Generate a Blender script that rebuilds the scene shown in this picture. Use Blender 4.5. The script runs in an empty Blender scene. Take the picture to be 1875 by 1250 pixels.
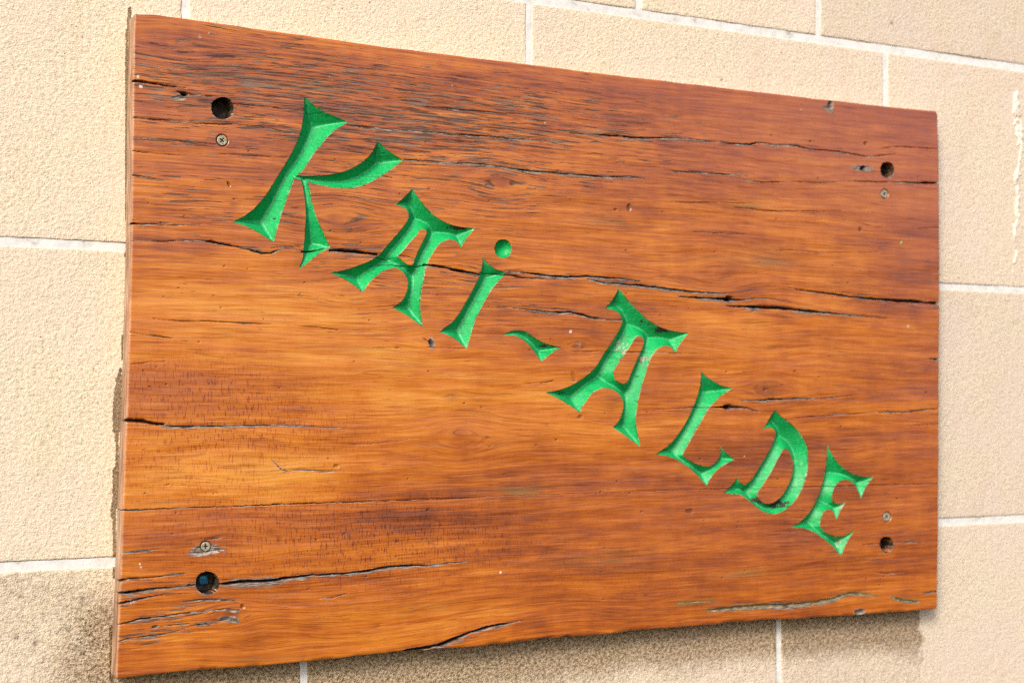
import bpy, math, random
import numpy as np

random.seed(4)
RNG = np.random.RandomState(11)
sc = bpy.context.scene
COL = sc.collection

# ------------------------------------------------------------------ camera
FPX, CX, CY = 2700.0, 937.5, 740.0          # focal length and principal point on an 1875 px wide picture
YAW = math.atan(FPX / 5290.0)
D_BOARD, THICK = 1.35, 0.022                # distance camera - board face, board thickness
D_WALL = D_BOARD + THICK
ZC = 1.5
cam_d = bpy.data.cameras.new("camera")
cam = bpy.data.objects.new("camera", cam_d)
COL.objects.link(cam)
cam.location = (0, -D_WALL, ZC)
cam.rotation_euler = (math.radians(90), 0, -YAW)
cam_d.sensor_width = 36.0
cam_d.lens = 36.0 * FPX / 1875.0
cam_d.shift_y = (CY - 625.0) / 1875.0
cam_d.clip_start = 0.05
cam_d.clip_end = 200
cam_d.dof.use_dof = True
cam_d.dof.focus_distance = 1.42
cam_d.dof.aperture_fstop = 5.6
sc.camera = cam

# ------------------------------------------------------------------ light
SUN_DIR = np.array([-0.62, -0.62, 0.62])
SUN_DIR = SUN_DIR / np.linalg.norm(SUN_DIR)
SUN_EL = math.asin(SUN_DIR[2])
SUN_ROT = math.atan2(SUN_DIR[0], SUN_DIR[1])
world = bpy.data.worlds.new("World")
sc.world = world
world.use_nodes = True
wn = world.node_tree.nodes
wl = world.node_tree.links
bg = wn["Background"]
sky = wn.new("ShaderNodeTexSky")
sky.sky_type = 'NISHITA'
sky.sun_disc = False
sky.sun_elevation = SUN_EL
sky.sun_rotation = SUN_ROT
sky.air_density = 1.0
sky.dust_density = 3.0
wl.new(sky.outputs[0], bg.inputs[0])
bg.inputs[1].default_value = 0.12
sun_d = bpy.data.lights.new("sun", 'SUN')
sun_d.energy = 1.75
sun_d.angle = math.radians(18)
sun_d.color = (1.0, 0.95, 0.87)
sun = bpy.data.objects.new("sun", sun_d)
COL.objects.link(sun)
from mathutils import Vector
sun.rotation_euler = Vector(SUN_DIR).to_track_quat('Z', 'Y').to_euler()
sun.location = (-3, -4, 5)
sc.view_settings.view_transform = 'Standard'
sc.view_settings.look = 'None'
sc.view_settings.exposure = 0.86
sc.view_settings.gamma = 1.0
sc.cycles.use_denoising = False
sc.cycles.filter_width = 1.25

# ------------------------------------------------------------------ helpers
def plane(pts, d):
    """pixel measurements -> metres on the plane parallel to the wall at distance d (x, z)"""
    p = np.asarray(pts, float)
    a = (p[..., 0] - CX) / FPX
    b = -(p[..., 1] - CY) / FPX
    s, c = math.sin(YAW), math.cos(YAW)
    dy = c - a * s
    return np.stack([(s + a * c) / dy * d, b / dy * d], -1)

def B(pts):
    return plane(pts, D_BOARD)

def W(pts):
    return plane(pts, D_WALL)

_T = np.random.RandomState(3).rand(512, 512)
def vnoise(u, v, seed=0):
    u = u + seed * 37.17
    v = v + seed * 91.73
    iu = np.floor(u).astype(int); iv = np.floor(v).astype(int)
    fu = u - iu; fv = v - iv
    fu = fu * fu * (3 - 2 * fu); fv = fv * fv * (3 - 2 * fv)
    a = _T[iu % 512, iv % 512]; b = _T[(iu + 1) % 512, iv % 512]
    c = _T[iu % 512, (iv + 1) % 512]; d = _T[(iu + 1) % 512, (iv + 1) % 512]
    return a * (1 - fu) * (1 - fv) + b * fu * (1 - fv) + c * (1 - fu) * fv + d * fu * fv

def fnoise(u, v, seed=0, octs=4):
    r = 0; w = 0.5; t = 0
    for k in range(octs):
        r = r + w * vnoise(u * 2 ** k, v * 2 ** k, seed + k * 5); t += w; w *= 0.55
    return r / t

def sstep(a, b, x):
    t = np.clip((x - a) / (b - a), 0, 1)
    return t * t * (3 - 2 * t)

def spline(pts, n=8):
    """Catmull-Rom through the points of one smooth run"""
    p = np.asarray(pts, float)
    if len(p) < 3:
        return p
    q = np.vstack([2 * p[0] - p[1], p, 2 * p[-1] - p[-2]])
    out = []
    for i in range(len(p) - 1):
        p0, p1, p2, p3 = q[i], q[i + 1], q[i + 2], q[i + 3]
        for t in np.linspace(0, 1, n, endpoint=False):
            out.append(0.5 * ((2 * p1) + (-p0 + p2) * t + (2 * p0 - 5 * p1 + 4 * p2 - p3) * t * t
                              + (-p0 + 3 * p1 - 3 * p2 + p3) * t ** 3))
    out.append(p[-1])
    return np.array(out)

def outline(runs, ox, oy, k):
    """closed outline from smooth runs that meet in sharp corners"""
    pts = []
    for r in runs:
        s = spline(r, 7)
        pts.append(s[:-1])
    p = np.vstack(pts)
    return B(p / k + np.array([ox, oy]))

def near_poly(P, poly, closed=True):
    """distance and nearest point of P (n,2) to a polyline, and inside flag"""
    n = len(P)
    A = poly
    E = np.roll(poly, -1, 0) if closed else poly[1:]
    A = poly if closed else poly[:-1]
    best = np.full(n, 1e9); bp = np.zeros((n, 2)); inside = np.zeros(n, bool)
    for a, b in zip(A, E):
        ab = b - a
        L = ab @ ab + 1e-18
        t = np.clip(((P - a) @ ab) / L, 0, 1)
        q = a + t[:, None] * ab
        d = ((P - q) ** 2).sum(1)
        m = d < best
        best[m] = d[m]; bp[m] = q[m]
        if closed:
            c = ((a[1] > P[:, 1]) != (b[1] > P[:, 1]))
            if c.any():
                xi = (b[0] - a[0]) * (P[:, 1] - a[1]) / (b[1] - a[1] + 1e-18) + a[0]
                inside ^= c & (P[:, 0] < xi)
    return np.sqrt(best), bp, inside

# ---- node helpers
class NT:
    def __init__(self, name):
        m = bpy.data.materials.new(name)
        m.use_nodes = True
        self.m = m; self.t = m.node_tree
        self.n = self.t.nodes; self.l = self.t.links
        self.bsdf = self.n["Principled BSDF"]
    def put(self, sock, v):
        if isinstance(v, bpy.types.NodeSocket):
            self.l.new(v, sock)
        else:
            sock.default_value = v
    def math(self, op, a, b=0.0, c=None, clamp=False):
        n = self.n.new("ShaderNodeMath"); n.operation = op; n.use_clamp = clamp
        self.put(n.inputs[0], a); self.put(n.inputs[1], b)
        if c is not None:
            self.put(n.inputs[2], c)
        return n.outputs[0]
    def add(self, a, b): return self.math('ADD', a, b)
    def mul(self, a, b): return self.math('MULTIPLY', a, b)
    def attr(self, name, vec=False):
        n = self.n.new("ShaderNodeAttribute"); n.attribute_name = name
        return n.outputs['Vector'] if vec else n.outputs['Fac']
    def scale(self, v, s):
        n = self.n.new("ShaderNodeVectorMath"); n.operation = 'MULTIPLY'
        self.put(n.inputs[0], v); n.inputs[1].default_value = s
        return n.outputs[0]
    def noise(self, v, s, detail=2.0, rough=0.5, dist=0.0):
        n = self.n.new("ShaderNodeTexNoise")
        self.put(n.inputs['Vector'], self.scale(v, s)); n.inputs['Scale'].default_value = 1.0
        n.inputs['Detail'].default_value = detail; n.inputs['Roughness'].default_value = rough
        n.inputs['Distortion'].default_value = dist
        return n.outputs['Fac']
    def voro(self, v, s, feature='F1'):
        n = self.n.new("ShaderNodeTexVoronoi"); n.feature = feature
        self.put(n.inputs['Vector'], self.scale(v, s)); n.inputs['Scale'].default_value = 1.0
        return n.outputs['Distance']
    def step(self, x, a, b):
        n = self.n.new("ShaderNodeMapRange"); n.interpolation_type = 'SMOOTHSTEP'
        self.put(n.inputs[0], x); self.put(n.inputs[1], a); self.put(n.inputs[2], b)
        return n.outputs[0]
    def ramp(self, x, stops):
        n = self.n.new("ShaderNodeValToRGB")
        e = n.color_ramp.elements
        while len(e) < len(stops): e.new(0.5)
        for k, (p, c) in enumerate(stops):
            e[k].position = p; e[k].color = (*c, 1)
        self.put(n.inputs[0], x)
        return n.outputs[0]
    def mix(self, f, a, b, blend='MIX'):
        n = self.n.new("ShaderNodeMix"); n.data_type = 'RGBA'; n.blend_type = blend
        self.put(n.inputs[0], f)
        for s, v in ((n.inputs[6], a), (n.inputs[7], b)):
            if isinstance(v, tuple): v = (*v, 1) if len(v) == 3 else v
            self.put(s, v)
        return n.outputs[2]
    def pos(self):
        g = self.n.new("ShaderNodeNewGeometry")
        return g.outputs['Position']
    def bump(self, h, strength, dist, normal=None):
        n = self.n.new("ShaderNodeBump")
        n.inputs['Strength'].default_value = strength; n.inputs['Distance'].default_value = dist
        self.put(n.inputs['Height'], h)
        if normal is not None: self.put(n.inputs['Normal'], normal)
        return n.outputs[0]

# ------------------------------------------------------------------ materials
def wood_material():
    M = NT("varnished_wood")
    g = M.attr("grain", True)
    p = M.pos()
    dash_a, tick_a, tone = M.attr("dash"), M.attr("tick"), M.attr("tone")
    red, crack, weather = M.attr("red"), M.attr("crack"), M.attr("weather")
    knot, side, pale, olive = M.attr("knot"), M.attr("side"), M.attr("pale"), M.attr("olive")
    band = M.noise(g, (4.5, 1, 62), 3, 0.5, 0.15)
    fib = M.noise(g, (15, 1, 330), 3, 0.6)
    fine = M.noise(g, (20, 1, 640), 3, 0.65)
    blot = M.noise(p, (5, 5, 9), 4, 0.6)
    mott = M.noise(p, (45, 45, 30), 3, 0.6)
    tick = M.noise(g, (620, 1, 130), 2, 0.6)
    v = M.add(M.mul(band, 0.34), M.mul(fib, M.math('MULTIPLY_ADD', dash_a, 0.24, 0.20)))
    v = M.add(v, M.mul(fine, M.math('MULTIPLY_ADD', dash_a, 0.26, 0.30)))
    v = M.add(v, M.mul(blot, 0.36))
    v = M.add(v, M.mul(mott, 0.16))
    v = M.add(v, M.mul(tone, 0.21))
    v = M.add(v, M.math('MULTIPLY_ADD', dash_a, -0.25, -0.150))
    tk = M.mul(M.step(tick, 0.52, 0.66), tick_a)
    v = M.add(v, M.mul(tk, -0.17))
    col = M.ramp(v, [(0.28, (0.090, 0.024, 0.010)), (0.40, (0.205, 0.048, 0.014)),
                     (0.51, (0.385, 0.093, 0.010)), (0.62, (0.54, 0.160, 0.014)), (0.76, (0.66, 0.262, 0.036))])
    # growth-ring lines that bend round the knots, and thin long fibres
    ring = M.math('FRACT', M.mul(M.noise(g, (2.2, 1, 34), 3, 0.5), 9.0))
    rl = M.mul(M.step(ring, 0.80, 0.97), M.step(M.noise(g, (9, 1, 40), 2, 0.5), 0.42, 0.60))
    ln = M.noise(g, (4.5, 1, 600), 2, 0.5)
    fl = M.mul(M.step(M.math('ABSOLUTE', M.add(ln, -0.5)), 0.030, 0.006), M.step(M.noise(g, (10, 1, 120), 2, 0.5), 0.42, 0.56))
    col = M.mix(M.mul(rl, 0.38), col, M.mix(1.0, col, (0.42, 0.34, 0.36), 'MULTIPLY'))
    col = M.mix(M.mul(fl, 0.50), col, M.mix(1.0, col, (0.34, 0.27, 0.30), 'MULTIPLY'))
    # redder and greyer wood; sky sheen at upper right painted in as mauve
    col = M.mix(M.mul(red, 0.75), col, M.mix(0.60, col, (0.29, 0.083, 0.062)))
    col = M.mix(M.mul(olive, M.step(M.noise(g, (16, 1, 150), 3, 0.6), 0.36, 0.62)), col, (0.17, 0.125, 0.045))
    col = M.mix(M.mul(knot, 0.75), col, (0.12, 0.032, 0.014))
    # dark weathered dashes along the grain
    dn = M.noise(g, (30, 1, 400), 3, 0.6, 0.2)
    dn2 = M.noise(g, (6, 1, 60), 2, 0.5)
    thr = M.math('MULTIPLY_ADD', dash_a, -0.205, 0.700)
    dv = M.add(M.mul(dn, 0.78), M.mul(dn2, 0.22))
    dmask = M.step(M.math('SUBTRACT', dv, thr), 0.0, 0.05)
    dcol = M.mix(M.step(fine, 0.42, 0.62), (0.060, 0.036, 0.028), (0.215, 0.150, 0.118))
    col = M.mix(M.mul(dmask, 0.86), col, dcol)
    # tiny pores
    pore = M.step(M.noise(g, (70, 1, 900), 1, 0.5), 0.69, 0.76)
    col = M.mix(M.mul(pore, 0.55), col, (0.05, 0.024, 0.014))
    # grey open-grain wood beside the splits, with lit lower lips painted in
    wno = M.noise(g, (60, 1, 800), 3, 0.65)
    wm = M.step(M.add(M.mul(wno, 0.65), M.mul(weather, 0.60)), 0.56, 0.74)
    wm = M.mul(wm, M.step(weather, 0.02, 0.25))
    wcol = M.ramp(M.noise(g, (90, 1, 1500), 2, 0.6), [(0.32, (0.035, 0.025, 0.020)), (0.46, (0.14, 0.10, 0.078)), (0.66, (0.42, 0.345, 0.295))])
    wcol = M.mix(M.mul(olive, 0.9), wcol, M.mix(1.0, wcol, (0.95, 1.0, 0.62), 'MULTIPLY'))
    col = M.mix(wm, col, wcol)
    col = M.mix(M.mul(pale, M.step(M.noise(p, (420, 420, 420), 2, 0.6), 0.36, 0.5)), col, (0.72, 0.64, 0.58))
    # bare saw-cut sides
    sn = M.noise(p, (30, 160, 26), 4, 0.6)
    scol = M.ramp(sn, [(0.3, (0.13, 0.065, 0.035)), (0.48, (0.33, 0.185, 0.105)), (0.7, (0.50, 0.34, 0.22))])
    col = M.mix(side, col, scol)
    col = M.mix(crack, col, (0.018, 0.012, 0.009))
    M.put(M.bsdf.inputs['Base Color'], col)
    rough = M.math('ADD', M.mul(fib, 0.25), 0.20)
    rough = M.math('MAXIMUM', rough, M.mul(M.math('MAXIMUM', wm, M.math('MAXIMUM', M.mul(dmask, 0.75), side)), 0.8))
    rough = M.math('MAXIMUM', rough, crack)
    M.put(M.bsdf.inputs['Roughness'], rough)
    M.put(M.bsdf.inputs['Specular IOR Level'], M.math('MULTIPLY_ADD', M.math('MAXIMUM', dmask, wm), -0.42, 0.60))
    coat = M.math('SUBTRACT', 0.35, M.math('MAXIMUM', M.math('MAXIMUM', dmask, wm), M.math('MAXIMUM', crack, side)), clamp=True)
    M.put(M.bsdf.inputs['Coat Weight'], coat)
    M.bsdf.inputs['Coat Roughness'].default_value = 0.24
    h = M.add(M.mul(fib, 0.5), M.mul(fine, 0.35))
    h = M.add(h, M.mul(dmask, -0.9))
    h = M.add(h, M.mul(M.mul(wno, weather), 1.6))
    h = M.add(h, M.mul(pore, -0.4))
    M.put(M.bsdf.inputs['Normal'], M.bump(h, 0.45, 0.0005))
    return M.m

def paint_material():
    M = NT("green_paint")
    p = M.pos()
    flake, worn, crack, rim, valley = M.attr("flake"), M.attr("worn"), M.attr("crack"), M.attr("rim"), M.attr("valley")
    n1 = M.noise(p, (60, 60, 60), 4, 0.6)
    n2 = M.noise(p, (500, 300, 500), 3, 0.6)
    streak = M.noise(p, (900, 60, 160), 2, 0.6)
    v = M.add(M.mul(n1, 0.6), M.mul(streak, 0.4))
    col = M.ramp(v, [(0.28, (0.002, 0.250, 0.060)), (0.5, (0.006, 0.340, 0.084)), (0.72, (0.016, 0.400, 0.112))])
    col = M.mix(M.mul(M.mul(valley, 0.85), M.step(n2, 0.36, 0.55)), col, (0.07, 0.47, 0.21))  # painted highlight: lighter green along the valley line of each cut
    hair = M.noise(p, (9, 9, 420), 2, 0.6)
    hl = M.mul(M.step(M.math('ABSOLUTE', M.add(hair, -0.5)), 0.022, 0.004), M.step(M.noise(p, (50, 50, 90), 2, 0.5), 0.50, 0.62))
    col = M.mix(M.mul(hl, 0.7), col, (0.010, 0.10, 0.035))
    chip = M.step(M.voro(p, (150, 150, 210)), 0.13, 0.07)
    col = M.mix(M.mul(chip, M.step(M.noise(p, (38, 38, 38), 2, 0.5), 0.53, 0.60)), col, (0.05, 0.06, 0.035))
    fm = M.step(M.add(M.mul(n2, 0.6), M.mul(M.noise(p, (170, 170, 170), 3, 0.6), 0.55)), M.math('MULTIPLY_ADD', worn, -0.32, 0.80), M.math('MULTIPLY_ADD', worn, -0.32, 0.84))
    wc = M.ramp(M.noise(p, (300, 300, 300), 2, 0.5), [(0.4, (0.20, 0.17, 0.12)), (0.6, (0.48, 0.46, 0.38))])
    col = M.mix(M.mul(fm, 0.9), col, wc)
    fk = M.step(M.add(M.mul(n2, 0.5), M.mul(M.noise(p, (140, 140, 200), 3, 0.6), 0.6)), M.math('MULTIPLY_ADD', flake, -0.42, 0.90), M.math('MULTIPLY_ADD', flake, -0.42, 0.915))
    col = M.mix(fk, col, (0.045, 0.042, 0.032))
    rm = M.mul(rim, M.step(M.noise(p, (260, 260, 260), 3, 0.6), 0.47, 0.55))
    col = M.mix(M.mul(rm, 0.8), col, M.mix(M.step(n1, 0.50, 0.60), (0.05, 0.045, 0.03), (0.26, 0.34, 0.22)))
    col = M.mix(crack, col, (0.012, 0.02, 0.012))
    M.put(M.bsdf.inputs['Base Color'], col)
    M.put(M.bsdf.inputs['Roughness'], M.math('MAXIMUM', M.math('ADD', M.mul(n2, 0.25), 0.24), M.mul(M.math('MAXIMUM', fk, fm), 0.8)))
    M.bsdf.inputs['Specular IOR Level'].default_value = 0.22
    h = M.add(M.mul(streak, 0.5), M.mul(n2, 0.5))
    h = M.add(h, M.mul(M.math('MAXIMUM', fk, fm), -0.8))
    M.put(M.bsdf.inputs['Normal'], M.bump(h, 0.3, 0.0006))
    return M.m

def tile_material():
    M = NT("sand_stoneware")
    p = M.pos()
    stain, wet, pit, sh = M.attr("stain"), M.attr("wet"), M.attr("pit"), M.attr("shade")
    a = M.noise(p, (270, 270, 320), 2, 0.5)
    b = M.noise(p, (640, 640, 700), 1, 0.5)
    c = M.noise(p, (9, 9, 9), 3, 0.6)
    grain = M.noise(p, (1500, 1500, 1500), 1, 0.5)
    v = M.add(M.mul(a, 0.55), M.mul(b, 0.35))
    v = M.add(v, M.mul(grain, 0.10))
    col = M.ramp(v, [(0.32, (0.42, 0.32, 0.20)), (0.42, (0.61, 0.505, 0.36)), (0.52, (0.695, 0.59, 0.44)), (0.66, (0.75, 0.665, 0.525))])
    col = M.mix(M.mul(M.step(c, 0.4, 0.62), 0.4), col, (0.68, 0.555, 0.46))
    col = M.mix(sh, col, M.mix(1.0, col, (0.97, 0.955, 1.0), 'MULTIPLY'))
    oi = M.n.new('ShaderNodeObjectInfo').outputs['Random']
    col = M.mix(oi, M.mix(1.0, col, (0.94, 0.935, 0.92), 'MULTIPLY'), M.mix(1.0, col, (1.03, 1.02, 1.0), 'MULTIPLY'))
    big = M.step(M.noise(p, (16, 16, 5), 4, 0.65), 0.50, 0.72)
    col = M.mix(M.mul(big, 0.35), col, M.mix(1.0, col, (0.90, 0.845, 0.74), 'MULTIPLY'))
    spk = M.step(M.voro(p, (95, 95, 95)), 0.085, 0.05)
    col = M.mix(M.mul(spk, M.step(M.noise(p, (23, 23, 23), 1, 0.5), 0.56, 0.6)), col, (0.16, 0.11, 0.07))
    # damp, dirty stone
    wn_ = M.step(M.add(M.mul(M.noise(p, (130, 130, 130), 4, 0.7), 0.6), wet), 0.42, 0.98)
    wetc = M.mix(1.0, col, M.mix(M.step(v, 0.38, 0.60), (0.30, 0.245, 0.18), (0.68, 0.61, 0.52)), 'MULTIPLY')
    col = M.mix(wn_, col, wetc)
    st = M.step(M.add(M.mul(M.noise(p, (260, 260, 260), 4, 0.7), 1.5), stain), 1.02, 1.26)
    col = M.mix(M.mul(st, 0.85), col, M.mix(M.step(b, 0.40, 0.60), (0.055, 0.030, 0.012), (0.22, 0.13, 0.05)))
    col = M.mix(pit, col, (0.07, 0.045, 0.025))
    M.put(M.bsdf.inputs['Base Color'], col)
    M.bsdf.inputs['Roughness'].default_value = 0.82
    M.bsdf.inputs['Specular IOR Level'].default_value = 0.25
    h = M.add(M.mul(a, 1.0), M.mul(b, 0.55))
    h = M.add(h, M.mul(grain, 0.12))
    h = M.mul(h, M.math('MULTIPLY_ADD', wn_, 1.1, 0.85))
    M.put(M.bsdf.inputs['Normal'], M.bump(h, 0.5, 0.0026))
    return M.m

def simple(name, stops, sc3, rough=0.7, metal=0.0, bump=0.3, bd=0.0006, detail=3):
    M = NT(name)
    p = M.pos()
    n = M.noise(p, sc3, detail, 0.6)
    M.put(M.bsdf.inputs['Base Color'], M.ramp(n, stops))
    M.bsdf.inputs['Roughness'].default_value = rough
    M.bsdf.inputs['Metallic'].default_value = metal
    if bump:
        M.put(M.bsdf.inputs['Normal'], M.bump(n, bump, bd))
    return M.m

MAT_WOOD = wood_material()
MAT_PAINT = paint_material()
MAT_TILE = tile_material()
MAT_GROUT = simple("white_grout", [(0.30, (0.36, 0.34, 0.31)), (0.38, (0.60, 0.58, 0.545)), (0.56, (0.70, 0.68, 0.65))], (75, 75, 75), 0.85, 0, 0.5, 0.002, 6)
MAT_LIME = simple("lime_crust", [(0.35, (0.70, 0.59, 0.46)), (0.6, (0.80, 0.72, 0.62))], (300, 300, 300), 0.85, 0, 0.5, 0.001)
MAT_HOLE = simple("darkened_hole_wood", [(0.3, (0.008, 0.006, 0.004)), (0.5, (0.032, 0.021, 0.012)), (0.7, (0.15, 0.10, 0.06))], (260, 120, 260), 0.65, 0, 0.6, 0.001)  # near-black: the depth shade of the hole is painted into the wood colour
MAT_ZINC = simple("dull_zinc", [(0.3, (0.16, 0.13, 0.08)), (0.5, (0.36, 0.31, 0.21)), (0.7, (0.56, 0.51, 0.40))], (500, 500, 500), 0.5, 0.35, 0.3, 0.0004)
MAT_SCREW_RECESS = simple("screw_recess_dark", [(0.3, (0.015, 0.012, 0.010)), (0.7, (0.06, 0.05, 0.035))], (600, 600, 600), 0.8, 0, 0.2)  # darker colour for the cross recess faces
MAT_BOLT = simple("blue_bolt", [(0.3, (0.010, 0.10, 0.20)), (0.6, (0.03, 0.26, 0.46))], (400, 400, 400), 0.3, 0.2, 0.3, 0.0004)
MAT_FLECK = simple("green_fleck_paint", [(0.3, (0.06, 0.36, 0.10)), (0.7, (0.22, 0.5, 0.2))], (600, 600, 600), 0.5, 0, 0)

# ------------------------------------------------------------------ object helpers
def mesh_obj(name, verts, faces, mat, parent=None, smooth=True, attrs=None, mats=None, midx=None):
    me = bpy.data.meshes.new(name)
    verts = np.asarray(verts, np.float32)
    if isinstance(faces, np.ndarray):
        nf, k = faces.shape
        me.vertices.add(len(verts)); me.vertices.foreach_set("co", verts.ravel())
        me.loops.add(nf * k); me.loops.foreach_set("vertex_index", faces.astype(np.int32).ravel())
        me.polygons.add(nf)
        me.polygons.foreach_set("loop_start", np.arange(0, nf * k, k, dtype=np.int32))
        me.update(calc_edges=True)
    else:
        me.from_pydata([tuple(map(float, v)) for v in verts], [], [tuple(int(i) for i in f) for f in faces])
    me.polygons.foreach_set("use_smooth", np.full(len(me.polygons), smooth, dtype=bool))
    for k, v in (attrs or {}).items():
        v = np.asarray(v, np.float32)
        if v.ndim == 2:
            a = me.attributes.new(k, 'FLOAT_VECTOR', 'POINT'); a.data.foreach_set("vector", v.ravel())
        else:
            a = me.attributes.new(k, 'FLOAT', 'POINT'); a.data.foreach_set("value", v.ravel())
    for m in (mats or [mat]):
        me.materials.append(m)
    if midx is not None:
        me.polygons.foreach_set("material_index", np.asarray(midx, np.int32))
    me.validate(clean_customdata=False)
    me.update()
    o = bpy.data.objects.new(name, me)
    COL.objects.link(o)
    if parent is not None:
        o.parent = parent
        o.matrix_parent_inverse = parent.matrix_world.inverted()
    return o

def thing(name, label, cat, loc):
    o = bpy.data.objects.new(name, None)
    COL.objects.link(o)
    o.location = loc
    o.empty_display_size = 0.05
    bpy.context.view_layer.update()
    o["label"] = label; o["category"] = cat
    return o

# ------------------------------------------------------------------ the wall
wall = thing("tiled_wall", "sand-coloured rough stone tile wall with white grout joints behind the wooden sign", "wall", (0.7, 0.03, ZC - 0.7))

joint = 0.0074
row_joint = [0.0082, 0.0082, 0.0095, 0.0078, 0.0092, 0.008, 0.008]
za = W([(1498, 72)])[0][1]; zb = W([(1000, 489.3)])[0][1]; zc_ = W([(900, 995)])[0][1]
row_h = (za - zc_) / 2
rows_z = [za + row_h * 2, za + row_h, za, zb, zc_, zc_ - row_h, zc_ - 2 * row_h]       # joint lines from top to bottom
xj = {
    0: [-0.62, -0.12, 0.33, 0.70, 1.18, 1.62, 2.1],
    1: [-0.75, -0.30, 0.15, 0.58, W([(1170, 10)])[0][0], W([(1498, 40)])[0][0], 1.52, 1.95, 2.4],
    2: [-0.62, -0.16, W([(339.5, 20)])[0][0], W([(968.7, 60)])[0][0], W([(1621, 140)])[0][0], 1.66, 2.1],
    3: [-0.75, -0.30, 0.05, 0.52, 0.98, 1.55, 2.0, 2.4],
    4: [-0.62, -0.10, W([(556, 1230)])[0][0], W([(1426.6, 1190)])[0][0], 1.60, 2.1],
    5: [-0.75, -0.25, 0.2, 0.66, 1.1, 1.52, 1.95, 2.4],
}
VX0, VX1, VZ0, VZ1 = W([(-30, 0)])[0][0], W([(1905, 0)])[0][0], -0.31, 0.48

bot_px = [(212, 1243), (364, 1226), (480, 1219), (599, 1207), (679, 1198), (770, 1191), (900, 1180), (1052, 1165.5),
          (1193, 1152), (1400, 1134.5), (1566, 1125.5), (1717, 1114)]
bw = W(bot_px)
def wall_masks(X, Z):
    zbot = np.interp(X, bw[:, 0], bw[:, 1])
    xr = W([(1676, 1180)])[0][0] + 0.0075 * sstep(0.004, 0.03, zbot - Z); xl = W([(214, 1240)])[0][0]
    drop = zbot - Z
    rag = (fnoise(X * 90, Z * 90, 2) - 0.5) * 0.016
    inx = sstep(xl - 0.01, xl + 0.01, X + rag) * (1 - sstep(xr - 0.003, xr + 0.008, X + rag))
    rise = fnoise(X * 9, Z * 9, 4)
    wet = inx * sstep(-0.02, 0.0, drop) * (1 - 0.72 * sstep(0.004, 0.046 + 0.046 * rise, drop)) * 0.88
    # damp grubby tile at the lower left
    zc2 = rows_z[4]
    low = sstep(0.0, 0.008, zc2 - Z) * (1 - sstep(xl - 0.005, xl + 0.005, X))
    wet = np.maximum(wet, low * (0.10 + 0.34 * sstep(xl - 0.09, xl - 0.005, X) * sstep(0.0, 0.05, zc2 - Z) + 0.34 * fnoise(X * 14, Z * 14, 8)))
    stain = np.zeros_like(X)
    def blob(px, py, rx, rz, a):
        c = W([(px, py)])[0]
        return a * np.exp(-(((X - c[0]) / rx) ** 2 + ((Z - c[1]) / rz) ** 2))
    stain += blob(165, 1165, 0.030, 0.034, 0.20) + blob(185, 1120, 0.018, 0.04, 0.12) + blob(120, 1200, 0.05, 0.04, 0.12)
    # brown seep along the sign's left edge
    pe = W([(236, 20), (233, 160), (232, 317), (228, 460), (225, 620), (220, 700), (215, 866), (212, 930), (208, 1018), (202, 1241)])
    xe = np.interp(-Z, -pe[:, 1], pe[:, 0])
    yy = np.interp(-Z, -pe[:, 1], [20, 160, 317, 460, 620, 700, 866, 930, 1018, 1241])
    wid = np.interp(yy, [0, 20, 60, 320, 340, 670, 690, 735, 770, 810, 850, 860, 900, 945, 1000, 1040, 1250],
                    [4.0, 4.0, 3.6, 3.6, 0.2, 0.2, 8, 14, 13, 8, 3, 11, 10, 8, 3, .5, .5]) / 2028.0
    wid = wid * (0.7 + 0.6 * fnoise(Z * 130, Z * 3, 6))
    d = xe - X
    stain = np.maximum(stain, sstep(wid * 1.15, wid * 0.6, d) * (d > -0.0012) * (Z < pe[0, 1] + 0.004) * 0.95)
    stain += blob(1300, 92, 0.004, 0.006, 0.25) + blob(1432, 97, 0.004, 0.005, 0.33) + blob(1508, 98, 0.007, 0.005, 0.33)
    pit = np.zeros_like(X)
    for (px, py, r) in [(1633, 43, 4.5), (78, 811, 3), (1321, 147, 3), (152, 1096, 4), (126, 1152, 4), (31, 1166, 3), (66, 1178, 4.5),
                        (147, 1188, 3), (35, 1218, 3), (38, 1092, 3.5), (49, 1077, 2.5), (186, 1115, 4), (165, 1155, 3.5), (197, 1136, 3)]:
        c = W([(px, py)])[0]; rr = r / 2028 * 0.9
        pit = np.maximum(pit, np.exp(-(((X - c[0]) / rr) ** 2 + ((Z - c[1]) / rr) ** 2)))
    shade = sstep(0.5, 1.3, X)
    return stain, wet, pit, shade

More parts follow.
